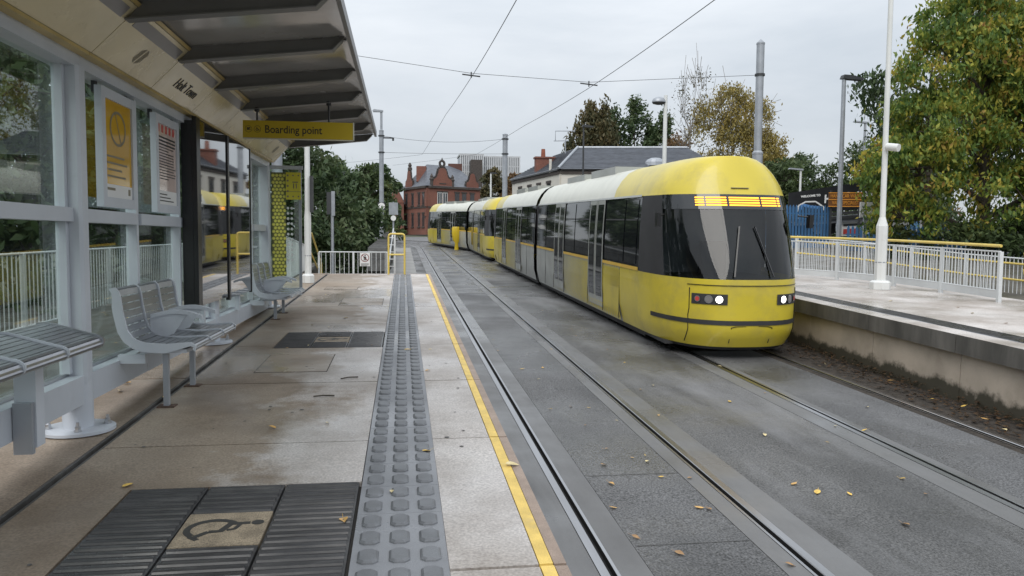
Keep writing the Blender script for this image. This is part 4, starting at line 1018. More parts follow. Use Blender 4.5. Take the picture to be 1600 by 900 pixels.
def tram_section(root, T, cab_lights=True, details=True):
    """one half of a tram, cab nose at local y=0, articulation at y=13.9; T places it in the unit"""
    LEN = 13.9
    def B(mb, name, m, parent=None, smooth=True):
        o = mb.mesh(name, m, smooth); o.transform(T); return place(name, o, parent or root)
    def side(s, z0, z1, y0, y1, n=1, g=0.0, nz=3):
        zs = ROOFZ if z1 > 3.5 else zr(z0, z1, nz); return MB().grid([[(s*(hw(z)+g), y, z) for y in (y0, y1)] for z in zs])
    # nose shell
    B(nose_band(.22, 1.40, 8), 'nose_panel', 'tram_yellow')
    B(nose_band(2.86, 3.585, 8), 'nose_brow', 'tram_yellow')
    B(nose_band(1.40, 2.86, 8, 0, 5), 'cab_pillar', 'tram_dark'); B(nose_band(1.40, 2.86, 8, 24, 29), 'cab_pillar', 'tram_dark')
    ws = B(nose_band(1.40, 2.62, 8, 4, 25, -.004), 'windscreen', 'screen')
    db = B(nose_band(2.60, 2.865, 3, 4, 25, .004), 'destination_band', 'tram_glass')
    # amber destination display: short lit strokes on the dark band
    led = MB(); O0 = outline(2.66, 241, .010); prng = random.Random(5)
    for i in range(78, 164):
        if i % 22 in (0, 1) or i > 160: continue
        for r_ in range(4):
            z = 2.662+.044*r_; a, b = outline(z, 241, .010)[i:i+2]
            led.add([a, b, (b[0], b[1]+.006, z+.022), (a[0], a[1]+.006, z+.022)], [(0, 1, 2, 3)])
    stuff(B(led, 'destination_lights', 'led', db, False))
    sk = nose_band(.16, .30, 2, 0, 29, -.05); B(sk, 'lower_skirt', 'tram_dark')
    # raised bumper moulding, headlights
    B(nose_band(.62, .70, 1, 2, 27, .012), 'bumper_trim', 'tram_dark')
    for s in (-1, 1):
        O = outline(1.05, 97, .010)
        idx = [i for i, p in enumerate(O) if .42 < s*p[0] < .98 and p[1] < .5]
        hb = MB().grid([[(*outline(z, 97, .010)[i][:2], z) for i in (idx if .95 < z < 1.17 else idx[2:-2])] for z in (.97, 1.15)])
        hbo = B(hb, 'headlight_housing', 'tram_dark')
        for cx, rr, mm in ((.58, .058, 'headlight' if cab_lights else 'diffuser'), (.74, .058, 'diffuser'), (.88, .04, 'red')):
            p = min(outline(1.06, 193, .018), key=lambda q: abs(q[0]-s*cx) + (9 if q[1] > 1 else 0)); p2 = min(outline(1.06, 193, .018), key=lambda q: abs(q[0]-s*(cx+.05)) + (9 if q[1] > 1 else 0))
            d_ = (Vector(p2)-Vector(p)); d_.z = 0; d_.normalize(); nn_ = Vector((d_.y, -d_.x, 0)); nn_ *= (1 if nn_.y < 0 else -1)
            rim = MB().disc(Vector(p)+nn_*.004, d_, (0, 0, 1), rr+.014, 18); ro = B(rim, 'lamp_rim', 'steel', hbo, False)
            B(MB().disc(Vector(p)+nn_*.008, d_, (0, 0, 1), rr, 18), 'headlight' if cx < .6 else 'lamp_lens', mm, hbo, False)
    # panel gaps, coupler hatch, tow eyes
    def gapline(pts, wd=.012):
        g_ = MB()
        for p, q in zip(pts[:-1], pts[1:]): g_.beam(p, q, wd, .010)
        return g_
    def on_nose(x, z, g_=.004):
        o_ = outline(z, 193, g_); return min(o_, key=lambda q: abs(q[0]-x) + (9 if q[1] > 1.9 else 0))
    hatch = [on_nose(x, z) for x, z in ((-.36, .30), (-.36, .58), (-.30, .60), (.30, .60), (.36, .58), (.36, .30))]
    B(gapline(hatch), 'coupler_hatch', 'black', None, False)
    B(gapline([on_nose(-1.0+.1*k, 1.30) for k in range(21)], .014), 'panel_gap', 'black', None, False)
    for sx in (-.98, .98): B(gapline([on_nose(sx, .28+.12*k) for k in range(9)]), 'panel_gap', 'black', None, False)
    B(gapline([on_nose(-.16+.08*k, 2.98) for k in range(5)], .05), 'marker_light', 'diffuser', None, False)
    for sx in (-1, 1):
        pz = on_nose(sx*1.2, 2.3); B(MB().tube([(sx*1.27, 1.0, 2.5), (sx*1.42, .86, 2.48)], .015, 6).box(*(sorted((sx*1.40, sx*1.47))), .80, .92, 2.28, 2.52), 'camera_arm', 'black', None, False)
    for sx in (-1, 1):
        for y_ in (3.6, 4.95, 6.45, 9.35, 10.85, 12.25): B(MB().box(*(sorted((sx*1.318, sx*1.329))), y_-.006, y_+.006, .30, 1.38), 'panel_gap', 'black', None, False)
    # wipers
    for s in (-.35, .35):
        B(MB().beam((s, nose_y(1.45)-.03, 1.45), (s*.4, nose_y(2.3)-.03, 2.3), .025, .02), 'wiper', 'black', None, False)
    # cab interior
    B(MB().box(-.85, .85, .75, 2.2, 1.0, 1.38), 'dashboard', 'tram_dark', None, False)
    B(MB().box(-1.2, 1.2, 2.24, 2.28, .6, 2.84), 'cab_partition', 'galv', None, False)
    B(MB().box(-.25, .25, 1.75, 1.9, 1.2, 2.0).box(-.25, .25, 1.4, 1.9, 1.2, 1.32), 'driver_seat', 'tram_dark', None, False)
    # sides
    for s in (-1, 1):
        B(side(s, .22, 1.40, NOSE_L, 3.6), 'side_panel', 'tram_yellow')
        low = B(side(s, .22, 1.40, 3.6, LEN), 'side_panel', 'tram_grey')
        dots = MB(); yy = 3.66
        col = 0
        while yy < 11.0:
            rad = .05*(1-((yy-3.66)/7.4))**.8+.008
            for k in range(12):
                z = .30+.09*k+(.045 if col % 2 else 0)
                if z < 1.36: dots.disc((s*(hw(z)+.003), yy, z), (0, s, 0), (0, 0, 1), rad, 8)
            yy += .078; col += 1
        o = B(dots, 'yellow_dots', 'tram_yellow', low, False); stuff(o)
        B(side(s, 1.40, 1.47, NOSE_L, LEN, g=.012, nz=1), 'waist_stripe', 'gold')
        B(side(s, 1.47, 2.86, NOSE_L, LEN, g=-.012), 'window_band', 'tram_glass')
        B(side(s, 2.86, 3.585, NOSE_L, 4.4, nz=8), 'roof_side', 'tram_yellow')
        B(side(s, 2.86, 3.585, 4.4, LEN, nz=8), 'roof_side', 'tram_pale')
        B(side(s, 2.845, 2.885, NOSE_L, LEN, g=.02, nz=1), 'gutter', 'tram_grey')
        x = 2.35
        for y0, y1, kind in ((2.5, 3.3, 'w'), (3.4, 4.9, 'w'), (5.0, 6.4, 'd'), (6.5, 8.0, 'w'), (8.1, 9.3, 'w'), (9.4, 10.8, 'd'), (10.9, 12.2, 'w'), (12.3, 13.7, 'w')):
            if kind == 'w':
                B(side(s, 1.52, 2.80, y0, y1, g=-.002), 'window', 'tram_glass')
                B(side(s, 2.38, 2.41, y0+.02, y1-.02, g=.002, nz=1), 'window_bar', 'tram_dark')
            else:
                for q in (0, .71):
                    dl = B(side(s, .36, 2.84, y0+q, y0+q+.69, g=.016, nz=6), 'door_leaf', 'tram_grey' if details else 'tram_yellow')
                    B(side(s, .60, 2.74, y0+q+.09, y0+q+.60, g=.021, nz=6), 'door_glass', 'tram_glass', dl)
        B(side(s, .10, .22, NOSE_L, LEN, g=-.06, nz=1), 'underskirt', 'tram_dark')
    B(MB().box(-1.18, 1.18, 1.0, LEN, .16, .22), 'floor_pan', 'tram_dark', None, False)
    B(MB().grid([[(x, y, 3.562+.016*(1-abs(x)/.55)) for y in (NOSE_L, LEN)] for x in (-.55, 0, .55)]), 'roof', 'tram_pale')
    B(MB().box(-.8, .8, 6, 8.4, 3.45, 3.68).box(-.8, .8, 9.2, 11.5, 3.45, 3.66), 'roof_equipment', 'tram_grey', None, False)
    for yb in (2.7, 4.5):
        for s in (-1, 1):
            B(MB().prism([(yb+.29*math.cos(a*PI/9), .30+.29*math.sin(a*PI/9)) for a in range(18)], s*.66, s*.78, 'x'), 'wheel', 'tram_dark')
    B(MB().box(-.6, .6, 2.4, 4.8, .10, .40), 'bogie', 'tram_dark', None, False)
def gaiter(root, y0, y1, T):
    mb = MB(); n = 9
    prof = [(-1.2, .25), (-1.25, 2.8), (-.9, 3.4), (.9, 3.4), (1.25, 2.8), (1.2, .25)]
    rows = [[(x*(1-.05*(i % 2)), y0+(y1-y0)*i/n, z) for x, z in prof] for i in range(n+1)]
    me = mb.grid(rows).mesh('gaiter', 'tram_dark'); me.transform(T); place('gaiter', me, root)
NY = 12.35
def tram(label, y, bend=None, lights=True):
    t = thing('tram', label, 'tram', (RC, y, G(y)+RAIL), (TILT, 0, 0), 'coupled trams at the opposite platform')
    tram_section(t, Matrix.Identity(4), lights)
    if bend is None: T = Matrix.Translation((0, 28.4, 0)) @ Matrix.Rotation(PI, 4, 'Z')
    else: T = Matrix.Translation((0, 13.9, 0)) @ Matrix.Rotation(bend, 4, 'Z') @ Matrix.Translation((0, 14.5, 0)) @ Matrix.Rotation(PI, 4, 'Z')
    tram_section(t, T, False)
    gaiter(t, 13.85, 14.55, Matrix.Identity(4)); return t
tram("yellow fronted tram with lit headlights, nearest the camera beside the opposite platform", NY)
tram("second coupled tram behind the first, its tail bending left towards the red brick house", NY+28.95, math.radians(11), False)

# yellow bollard and signs by the crossing
t = thing('traffic_bollard', "yellow traffic bollard between the tracks by the road crossing", 'bollard', (3.95, 57.5, G(57.5)+RAIL))
MB().lathe((3.95, 57.5, G(57.5)+RAIL), [(.16, 0), (.13, .5), (.30, .75), (.36, 1.2), (.36, 1.6), (.30, 1.72)], 12, 1, .6).build('shell', 'sign_yellow', t, True, True)
t = thing('road_sign', "grey backed road sign with a small round sign on a pole at the crossing", 'road sign', (-.72, 58.0, G(58)+RAIL))
MB().tube([(-.72, 58, G(58)-.9), (-.72, 58, 4.15)], .06, 8).build('pole', 'galv', t, True)
MB().box(-1.05, -.38, 57.85, 57.9, 3.2, 4.1).build('plate', 'galv', t, True)
MB().disc((-.72, 57.84, 2.95), (1, 0, 0), (0, 0, 1), .2, 14).disc((-.72, 57.86, 2.95), (1, 0, 0), (0, 0, 1), .2, 14).build('round_plate', 'paper', t, True)

# ================================================================== BUILDINGS
def wall_quad(a, b, z0, z1, th=.3):
    return MB().beam((*a, (z0+z1)/2), (*b, (z0+z1)/2), th, z1-z0)
def window(root, a, b, u, z0, wd, h, glass='window_dark', frame='white_paint', sill='stone_dark', out=.0, name='window', bars=1):
    """window in the wall from a to b (outside on the right of a->b), centred u metres along"""
    a, b = Vector((*a, 0)), Vector((*b, 0)); d = (b-a).normalized(); nr = Vector((d.y, -d.x, 0))
    c = a+d*u+nr*.15
    def slab(u0, u1, za, zb, o0, o1, nm, m, par):
        p0, p1 = c+d*(u0+u1)/2+nr*o0, c+d*(u0+u1)/2+nr*o1
        mb = MB(); vs = []
        for o in (o0, o1):
            for z in (za, zb):
                for uu in (u0, u1): vs.append(tuple(c+d*uu+nr*o+Vector((0, 0, z))))
        mb.add(vs, [(0, 1, 3, 2), (4, 6, 7, 5), (0, 4, 5, 1), (2, 3, 7, 6), (0, 2, 6, 4), (1, 5, 7, 3)])
        return mb.build(nm, m, par, True)
    f = slab(-wd/2, wd/2, z0, z0+h, -.1, .03+out, name, frame, root)
    n = bars+1; pw = (wd-.10*(n+1)*.8)/n
    for i in range(n):
        x0 = -wd/2+.08+i*(pw+.08); slab(x0, x0+pw, z0+.1, z0+h-.1, .0, .036+out, 'pane', glass, f)
    slab(-wd/2-.12, wd/2+.12, z0-.14, z0, -.05, .14, 'sill', sill, f)
    slab(-wd/2-.1, wd/2+.1, z0+h, z0+h+.2, -.05, .07, 'lintel', sill, f)
    return f
# --- red brick house with shaped gables
rb = thing('brick_house', "ornate red brick house with shaped gables and slate roof beyond the crossing", 'house', (4.5, 117, 2.2))
gz = 2.0; EZ = 9.1
c0, cL, cR = (3.6, 117), (.2, 125), (11.9, 121.5)
cB = (cR[0]-3.4, cR[1]+8.5)
wall_quad(cL, c0, gz, EZ, .3).build('wall', 'brick', rb, True)
wall_quad(c0, cR, gz, EZ, .3).build('wall', 'brick', rb, True)
wall_quad(cR, cB, gz, EZ, .3).build('wall', 'brick', rb, True)
for a, b in ((cL, c0), (c0, cR)):
    wall_quad(a, b, EZ-.05, EZ+.28, .75).build('cornice', 'stone_dark', rb, True)
    wall_quad(a, b, 6.05, 6.3, .45).build('string_course', 'stone_dark', rb, True)
def rot_dir(a, b): d = Vector((b[0]-a[0], b[1]-a[1], 0)); return d.normalized(), d.length
dR, LR = rot_dir(c0, cR); dL, LL = rot_dir(c0, cL)
P = lambda u, v, z: Vector((c0[0], c0[1], z))+dR*u+dL*v
mb = MB(); e = .3
q = [P(-e, -e, EZ+.28), P(LR+e, -e, EZ+.28), P(LR+e, LL+e, EZ+.28), P(-e, LL+e, EZ+.28), P(2.0, LL*.5, 13.0), P(LR-2.0, LL*.5, 13.0)]
mb.add(q, [(0, 1, 5, 4), (1, 2, 5), (2, 3, 4, 5), (3, 0, 4)]).build('roof', 'slate', rb, True)
def gable(org, d, nrm, half, z0, h, label='gable', th=.4):
    """curved dutch gable: a shaped outline extruded"""
    pts = [(-half, 0), (-half, h*.28), (-half*.9, h*.36)]
    for i in range(7): a = PI/2*i/6; pts.append((-half*.9+half*.42*math.sin(a), h*.36+h*.22*(1-math.cos(a))))
    for i in range(9): a = PI*i/8; pts.append((-half*.42*math.cos(a), h*.66+h*.26*math.sin(a)))
    for i in range(7): a = PI/2*(1-i/6); pts.append((half*.9-half*.42*math.sin(a), h*.36+h*.22*(1-math.cos(a))))
    pts += [(half*.9, h*.36), (half, h*.28), (half, 0)]
    n = len(pts); vs = []
    for o in (0, th):
        for x, z in pts: vs.append(tuple(Vector(org)+d*x+nrm*(.25-o)+Vector((0, 0, z0+z))))
    mb = MB().add(vs, [tuple(range(n)), tuple(range(n, 2*n))[::-1]]+[(i, (i+1) % n, (i+1) % n+n, i+n) for i in range(n)])
    g = mb.build(label, 'brick', rb, True)
    cp = MB()
    for p, q_ in zip(pts[:-1], pts[1:]):
        if p[1] < h*.2 and q_[1] < h*.2: continue
        a = Vector(org)+d*p[0]+nrm*.05+Vector((0, 0, z0+p[1]+.05)); b = Vector(org)+d*q_[0]+nrm*.05+Vector((0, 0, z0+q_[1]+.05))
        cp.beam(a, b, .55, .16, up=tuple(nrm))
    cp.build('coping', 'stone_dark', g, True)
    return g
nR = Vector((dR.y, -dR.x, 0)); nL = Vector((-dL.y, dL.x, 0))
org = P(2.55, 0, 0); org.z = 0
g = gable(org, dR, nR, 1.75, EZ+.2, 3.1)
tp = org+nR*.05
fin = MB()
for i in range(14):
    a0, a1 = 2*PI*i/14, 2*PI*(i+1)/14; zc = EZ+.2+3.2+.30
    fin.beam(tp+dR*.42*math.cos(a0)+Vector((0, 0, zc+.42*math.sin(a0))), tp+dR*.42*math.cos(a1)+Vector((0, 0, zc+.42*math.sin(a1))), .3, .24, up=tuple(nR))
fin.lathe((tp.x, tp.y, zc+.5), [(.15, 0), (.1, .2), (.04, .4)], 8).build('finial', 'stone_dark', g, True)
a2, b2 = (c0[0], c0[1]), cR
window(rb, a2, b2, 2.55, EZ+.75, .95, 1.3, sill='stone_dark', frame='stone_dark')
for s in (-1, 1):
    pp = P(2.55+s*1.85, -.1, 0); MB().lathe((pp.x, pp.y, EZ+.2), [(.24, 0), (.24, .9), (.34, 1.0), (.34, 1.15), (.2, 1.3), (.25, 1.5), (.05, 1.9)], 8).build('pinnacle', 'stone_dark', rb, True)
for u, wd in ((2.1, .85), (3.05, .85), (5.2, .8), (6.5, .8), (8.0, .8)):
    window(rb, a2, b2, u, 6.55, wd, 1.9, frame='white_paint' if u < 4 else 'stone_dark'); window(rb, a2, b2, u, 3.2, wd, 2.0, frame='stone_dark')
for u in (1.2, 3.6, 6.0, 7.6): window(rb, cL, c0, u, 6.5, .8, 1.8, frame='stone_dark'); window(rb, cL, c0, u, 3.2, .8, 2.0, frame='stone_dark')
org = P(LR-1.4, 0, 0); org.z = 0; gable(org, dR, nR, 1.1, EZ+.2, 2.5)
org = P(0, LL-2.2, 0); org.z = 0; gable(org, dL*-1, nL, 1.25, EZ+.2, 3.0)
pp = P(0, LL-2.2, 0); MB().lathe((pp.x, pp.y, EZ+3.0), [(.35, 0), (.35, .4), (.22, .5), (.3, .8), (.1, 1.2)], 8).build('finial', 'stone_dark', rb, True)
pp = P(.9, LL-4.6, 0); MB().box(pp.x-.75, pp.x+.75, pp.y-.6, pp.y+.6, 10.2, 12.6).build('chimney', 'brick', rb, True)
pp = P(LR-2.2, LL*.5, 0); MB().box(pp.x-1.1, pp.x+1.1, pp.y-.5, pp.y+.5, 11.5, 13.4).build('chimney', 'brick_dark', rb, True)
# small left wing
aw = thing('brick_house', "small gabled red brick wing left of the ornate brick house", 'house', (-1.2, 124, 2.2))
MB().box(-2.3, .1, 122.5, 128, gz, 7.0).build('wall', 'brick', aw, True)
MB().prism([(-2.35, 7.0), (.15, 7.0), (-1.1, 9.8)], 122.4, 122.75).build('gable', 'brick', aw, True)
MB().prism([(-2.5, 6.9), (-1.1, 9.7), (.3, 6.9), (.2, 6.75), (-1.1, 9.4), (-2.4, 6.75)], 122.75, 128).build('roof', 'slate', aw, True)
for x in (-1.6, -.6): window(aw, (-2.3, 122.65), (.1, 122.65), x+2.3, 4.6, .6, 1.6, frame='stone_dark', bars=0)
# --- tower block
tb = thing('tower_block', "distant pale tower block with vertical fins behind the brick house", 'building', (33, 300, 4))
MB().box(24.5, 45.2, 300, 314, 4, 33.0).build('core', 'tower_glass', tb, True)
MB().box(21.6, 30.5, 297, 310, 4, 33.2).build('core', 'tower_glass', tb, True)
fm = MB().box(-.24, .24, -.35, .35, 0, 30).mesh('fin', 'concrete_tower')
for k in range(13): place('fin', fm, tb, (21.8+.72*k-33, 296.7-300, -.1))
for k in range(20): place('fin', fm, tb, (31.0+.74*k-33, 299.7-300, -.4))
sm = MB().box(0, 9.2, -.2, .2, 0, .42).mesh('floor_band', 'concrete_tower'); sm2 = MB().box(0, 14.8, -.2, .2, 0, .42).mesh('floor_band', 'concrete_tower')
for k in range(10): place('floor_band', sm, tb, (21.5-33, -3.2, 2.6*k+2)); place('floor_band', sm2, tb, (30.6-33, -.15, 2.6*k+2))
MB().box(21.3, 30.8, 296.4, 310, 33.2, 33.8).box(30.8, 45.4, 299.5, 314, 33.0, 33.5).build('parapet', 'concrete_tower', tb, True)
MB().box(25.2, 29.5, 290, 296, 4, 31).build('stair_core', 'stone_dark', tb, True)
# --- white rendered pub with hipped slate roof
pb = thing('rendered_house', "large white rendered house with hipped slate roof and brick ground floor behind the tram", 'house', (13.4, 65, .8))
A, B_, D_ = (13.4, 65.0), (26.4, 62.3), (11.15, 78.0)
E_ = (B_[0]+D_[0]-A[0], B_[1]+D_[1]-A[1]); ez = 7.35
for a, b, nm in ((D_, A, 0), (A, B_, 1), (B_, E_, 2)):
    wall_quad(a, b, .2, 3.9, .34).build('wall', 'brick_dark', pb, True)
    wall_quad(a, b, 3.905, ez, .30).build('wall', 'render', pb, True)
    wall_quad(a, b, ez-.30, ez-.02, .5).build('cornice', 'stone_dark', pb, True)
    wall_quad(a, b, ez+.0, ez+.14, .72).build('gutter', 'black', pb, True)
mb = MB(); dA = Vector((B_[0]-A[0], B_[1]-A[1], 0)).normalized(); dD = Vector((D_[0]-A[0], D_[1]-A[1], 0)).normalized()
LA = math.hypot(B_[0]-A[0], B_[1]-A[1]); LD = math.hypot(D_[0]-A[0], D_[1]-A[1])
Q = lambda u, v, z: tuple(Vector((A[0], A[1], z))+dA*u+dD*v)
rz = 9.75
pts = [Q(-.4, -.4, ez+.12), Q(LA+.4, -.4, ez+.12), Q(LA+.4, LD+.4, ez+.12), Q(-.4, LD+.4, ez+.12), Q(3.0, 4.2, rz), Q(LA-.5, 4.2, rz), Q(3.0, LD-3.5, rz-.1), Q(6.0, 7.4, rz-.4), Q(LA-.5, 7.4, 8.6)]
roof = mb.add(pts, [(0, 1, 5, 4), (0, 4, 6, 3), (4, 5, 8, 7), (6, 4, 7), (3, 6, 2), (6, 7, 8, 2), (1, 2, 8, 5)]).build('roof', 'slate', pb, True)
# courses of slates on the two slopes that face the track
co = MB()
for k in range(1, 17):
    f = k/17; z = ez+.12+(rz-ez-.12)*f
    a = Vector(pts[0]).lerp(Vector(pts[4]), f); b = Vector(pts[1]).lerp(Vector(pts[5]), f); co.beam(a+Vector((0, 0, .02)), b+Vector((0, 0, .02)), .06, .05)
    b = Vector(pts[3]).lerp(Vector(pts[6]), f); co.beam(a+Vector((0, 0, .02)), b+Vector((0, 0, .02)), .06, .05)
stuff(co.build('slate_courses', 'slate', roof, True))
MB().tube([Vector(pts[0])+Vector((0, 0, .06)), Vector(pts[4])+Vector((0, 0, .06))], .12, 8).tube([pts[4], pts[5]], .12, 8).build('ridge_tiles', 'galv', roof, True)
c = Vector(Q(.9, LD*.52, 0)); ch = MB().box(c.x-.85, c.x+.85, c.y-.5, c.y+.5, 7.6, 9.0).box(c.x-.95, c.x+.95, c.y-.6, c.y+.6, 9.0, 9.15).build('chimney', 'brick', roof, True)
MB().lathe((c.x-.1, c.y, 9.15), [(.22, 0), (.18, .75)], 10).build('chimney_pot', 'terracotta', ch, True)
MB().tube([(c.x+1.7, c.y-1.5, 8.2), (c.x+1.7, c.y-1.5, 10.6)], .05, 6).tube([(c.x+.6, c.y-1.5, 10.5), (c.x+2.0, c.y-1.5, 10.55)], .045, 6).tube([(c.x+.75, c.y-1.5, 10.5), (c.x+.75, c.y-1.5, 11.4), (c.x+2.6, c.y-1.5, 11.45)], .04, 6).build('aerial', 'galv', roof, True)
for u in (2.6, 5.4, 8.0, 10.6): window(pb, D_, A, u, 5.0, 1.0, 1.45, frame='stone_dark', bars=0)
for u in (2.5, 5.6, 8.8, 11.6): window(pb, A, B_, u, 4.6, 1.5, 1.9, frame='stone_dark'); window(pb, A, B_, u, 1.3, 1.3, 1.7)
wall_quad((A[0]+.2, A[1]-.32), (A[0]+12.8, A[1]-2.95), 3.85, 4.15, .14).build('string_course', 'stone_dark', pb, True)
p0 = Vector(Q(LA, 0, 0)); MB().tube([(p0.x+.1, p0.y-.3, .3), (p0.x+.1, p0.y-.3, ez)], .07, 8).build('downpipe', 'render', pb, True)
c = Vector(Q(8.4, .9, 8.15)); MB().lathe(tuple(c), [(.95, -.3), (.9, 0), (.7, .22), (.35, .36), (.02, .4)], 14, 1, .7).build('roof_vent', 'galv', roof, True)
c = Vector(Q(.6, 3.2, 0)); MB().lathe((c.x-.6, c.y-1, 7.3), [(.12, 0), (.12, 1.2)], 8).build('vent_pipe', 'render', roof, True)

# ================================================================== CAR WASH AND BLUE PALISADE FENCES
def palisade(label, a, b, z0, z1, sp=.17):
    a, b = Vector(a), Vector(b); t = thing('palisade_fence', label, 'fence', tuple(a), group='blue steel palisade fences')
    ln = (b-a).length; n = round(ln/sp); ang = math.atan2(b.y-a.y, b.x-a.x); h = z1-z0
    me = MB().prism([(-.055, 0), (.055, 0), (.055, h-.12), (.0, h), (-.055, h-.12)], -.015, .015).mesh('pale', 'blue')
    for i in range(n):
        p = a.lerp(b, (i+.5)/n); place('pale', me, t, (p.x-a.x, p.y-a.y, z0-a.z), (0, 0, ang+random.uniform(-.03, .03)))
    for z in (z0+.3, z1-.4): MB().beam((a.x, a.y+.05, z), (b.x, b.y+.05, z), .05, .06).build('rail', 'blue', t, True)
    return t
palisade("blue palisade fence left of the car wash board", (16.6, 34, .8), (20.2, 34.4, .8), .8, 3.2)
palisade("long low blue palisade fence under the car wash signs", (19.0, 31.0, .3), (27.5, 27.0, .3), .3, 2.2)
cw = thing('car_wash_hoarding', "long black car wash hoarding with white lettering under the trees", 'hoarding', (20.6, 36.5, 2.5))
a, b = Vector((19.6, 37.3, 0)), Vector((26.2, 36.0, 0)); d = (b-a).normalized(); nr = Vector((d.y, -d.x, 0))
def board(u0, u1, za0, za1, zb0, zb1, off, th=.06):
    vs = []
    for o in (off, off+th):
        for u, z0, z1 in ((u0, za0, za1), (u1, zb0, zb1)):
            p = a+d*u+nr*o; vs += [(p.x, p.y, z0), (p.x, p.y, z1)]
    return MB().add(vs, [(0, 1, 3, 2), (4, 6, 7, 5), (0, 4, 5, 1), (2, 3, 7, 6), (0, 2, 6, 4), (1, 5, 7, 3)])
hb = board(0, 6.4, 2.85, 3.95, 3.35, 4.95, 0).build('board', 'wash_black', cw, True)
up = Vector((0, 0, 1)); lx = Vector((d.x, d.y, .09))
def on(u, z, off=.066): p = a+d*u+nr*off; return (p.x, p.y, z)
text('lettering', "HAND CAR WASH", .56, 'paper', hb, on(3.75, 3.86), tuple(Vector((d.x, d.y, .12))), (0, 0, 1), .01, 'CENTER', sx=.86, shear=.2, bold=.02)
text('lettering', "WELCOME TO", .15, 'paper', hb, on(1.1, 3.80), tuple(lx), (0, 0, 1), .01, 'CENTER', sx=1.0, bold=.006)
car = MB()
def pl_(pts, wd):
    for p, q in zip(pts[:-1], pts[1:]): car.beam(on(p[0], p[1]), on(q[0], q[1]), wd, .02, up=tuple(nr))
pl_([(.45, 3.0), (.5, 3.3), (.85, 3.5), (1.35, 3.52), (1.75, 3.25), (1.8, 3.08)], .07)
car.build('car_outline', 'paper', hb, True); car = MB(); pl_([(.55, 3.05), (.7, 3.35), (1.1, 3.25), (1.6, 3.2)], .14); car.build('car_flash', mat("hoarding_blue", (.08, .22, .5), .5), hb, True)
MB().beam(on(.0, 2.72, .25), on(6.4, 3.22, .25), .5, .14).build('beam', 'tram_dark', cw, True)
cr = board(0, 6.4, 2.25, 2.55, 2.75, 3.2, .35, .9).build('canopy_roof', 'roof_tin', cw, True)
MB().beam(on(-1.2, 2.45, 1.3), on(6.4, 2.95, 1.3), .1, .14).build('gutter', 'dark_metal', cw, True)
for u in (-.8, 1.4, 3.4, 5.6): p = on(u, 0, 1.0); MB().box(p[0]-.06, p[0]+.06, p[1]-.06, p[1]+.06, .5, 2.6+.08*u).build('canopy_post', 'dark_metal', cw, True)
b2_ = board(-1.6, 2.2, 1.7, 2.35, 1.9, 2.5, .6).build('panel', 'wash_black', cw, True)
b3_ = board(2.3, 3.9, 1.75, 2.5, 1.85, 2.65, 1.05).build('panel', 'paper', cw, True)
board(2.4, 3.1, 1.85, 2.1, 1.88, 2.14, 1.12, .02).build('print', 'red', b3_, True)
board(2.4, 3.7, 2.25, 2.35, 2.33, 2.43, 1.12, .02).build('print', 'ink', b3_, True)
b4_ = board(4.0, 6.3, 1.85, 2.6, 2.05, 2.85, 1.05).build('panel', 'paper', cw, True)
board(4.3, 5.6, 2.42, 2.50, 2.52, 2.60, 1.12, .02).build('print', 'ink', b4_, True); board(4.15, 4.7, 1.98, 2.12, 2.02, 2.16, 1.12, .02).build('print', 'dark_metal', b4_, True); board(4.8, 5.4, 2.03, 2.16, 2.06, 2.2, 1.12, .02).build('print', 'dark_metal', b4_, True)
board(5.6, 6.1, 2.1, 2.5, 2.15, 2.55, 1.12, .02).build('print', mat("print_blue", (.2, .42, .7), .5), b4_, True)
c = on(1.3, 2.1, .68); MB().disc(c, d, up, .25, 14).build('wheel_picture', 'paper', b2_, True)
bs = thing('brown_sign', "brown board with orange lettering HAND CAR WASH in front of the black hoarding", 'sign', (21.1, 34.2, 2.4))
p0, p1 = Vector((20.02, 34.25, 0)), Vector((21.50, 33.85, 0)); dd = (p1-p0).normalized(); nn = Vector((dd.y, -dd.x, 0))
MB().beam((p0.x, p0.y, 3.47), (p1.x, p1.y, 3.47), .06, .68).build('board', 'wash_brown', bs, True)
f = MB(); 
for z in (3.15, 3.47, 3.79): f.beam((p0.x+nn.x*.04, p0.y+nn.y*.04, z), (p1.x+nn.x*.04, p1.y+nn.y*.04, z), .02, .04)
f.build('border', 'wash_orange', bs, True)
mid = (p0+p1)/2
text('lettering', "HAND CAR WASH", .235, 'wash_orange', bs, (mid.x+nn.x*.045, mid.y+nn.y*.045, 3.63), tuple(dd), (0, 0, 1), .008, sx=.70)
text('lettering', "VALET SPECIALIST", .235, 'wash_orange', bs, (mid.x+nn.x*.045, mid.y+nn.y*.045, 3.31), tuple(dd), (0, 0, 1), .008, sx=.64)
for q in (.1, .95): p = p0.lerp(p1, q); MB().box(p.x-.04, p.x+.04, p.y+.03, p.y+.11, .5, 3.9).build('post', 'dark_metal', bs, True)
t = thing('notice_sign', "small white notice on a grey post between the car wash signs and the railing", 'sign', (17.3, 27, .2))
MB().box(17.26, 17.34, 27.0, 27.08, -.1, 2.9).build('post', 'galv', t, True)
pn = MB().box(17.05, 17.56, 26.95, 26.99, 2.4, 2.98).build('plate', 'paper', t, True)
MB().box(17.12, 17.48, 26.94, 26.952, 2.78, 2.84).box(17.12, 17.45, 26.94, 26.952, 2.66, 2.71).box(17.12, 17.48, 26.94, 26.952, 2.52, 2.57).build('print', 'galv', pn, True)
t = thing('flood_light', "small floodlight box on top of the car wash hoarding", 'floodlight', (24.6, 36.2, 4.7))
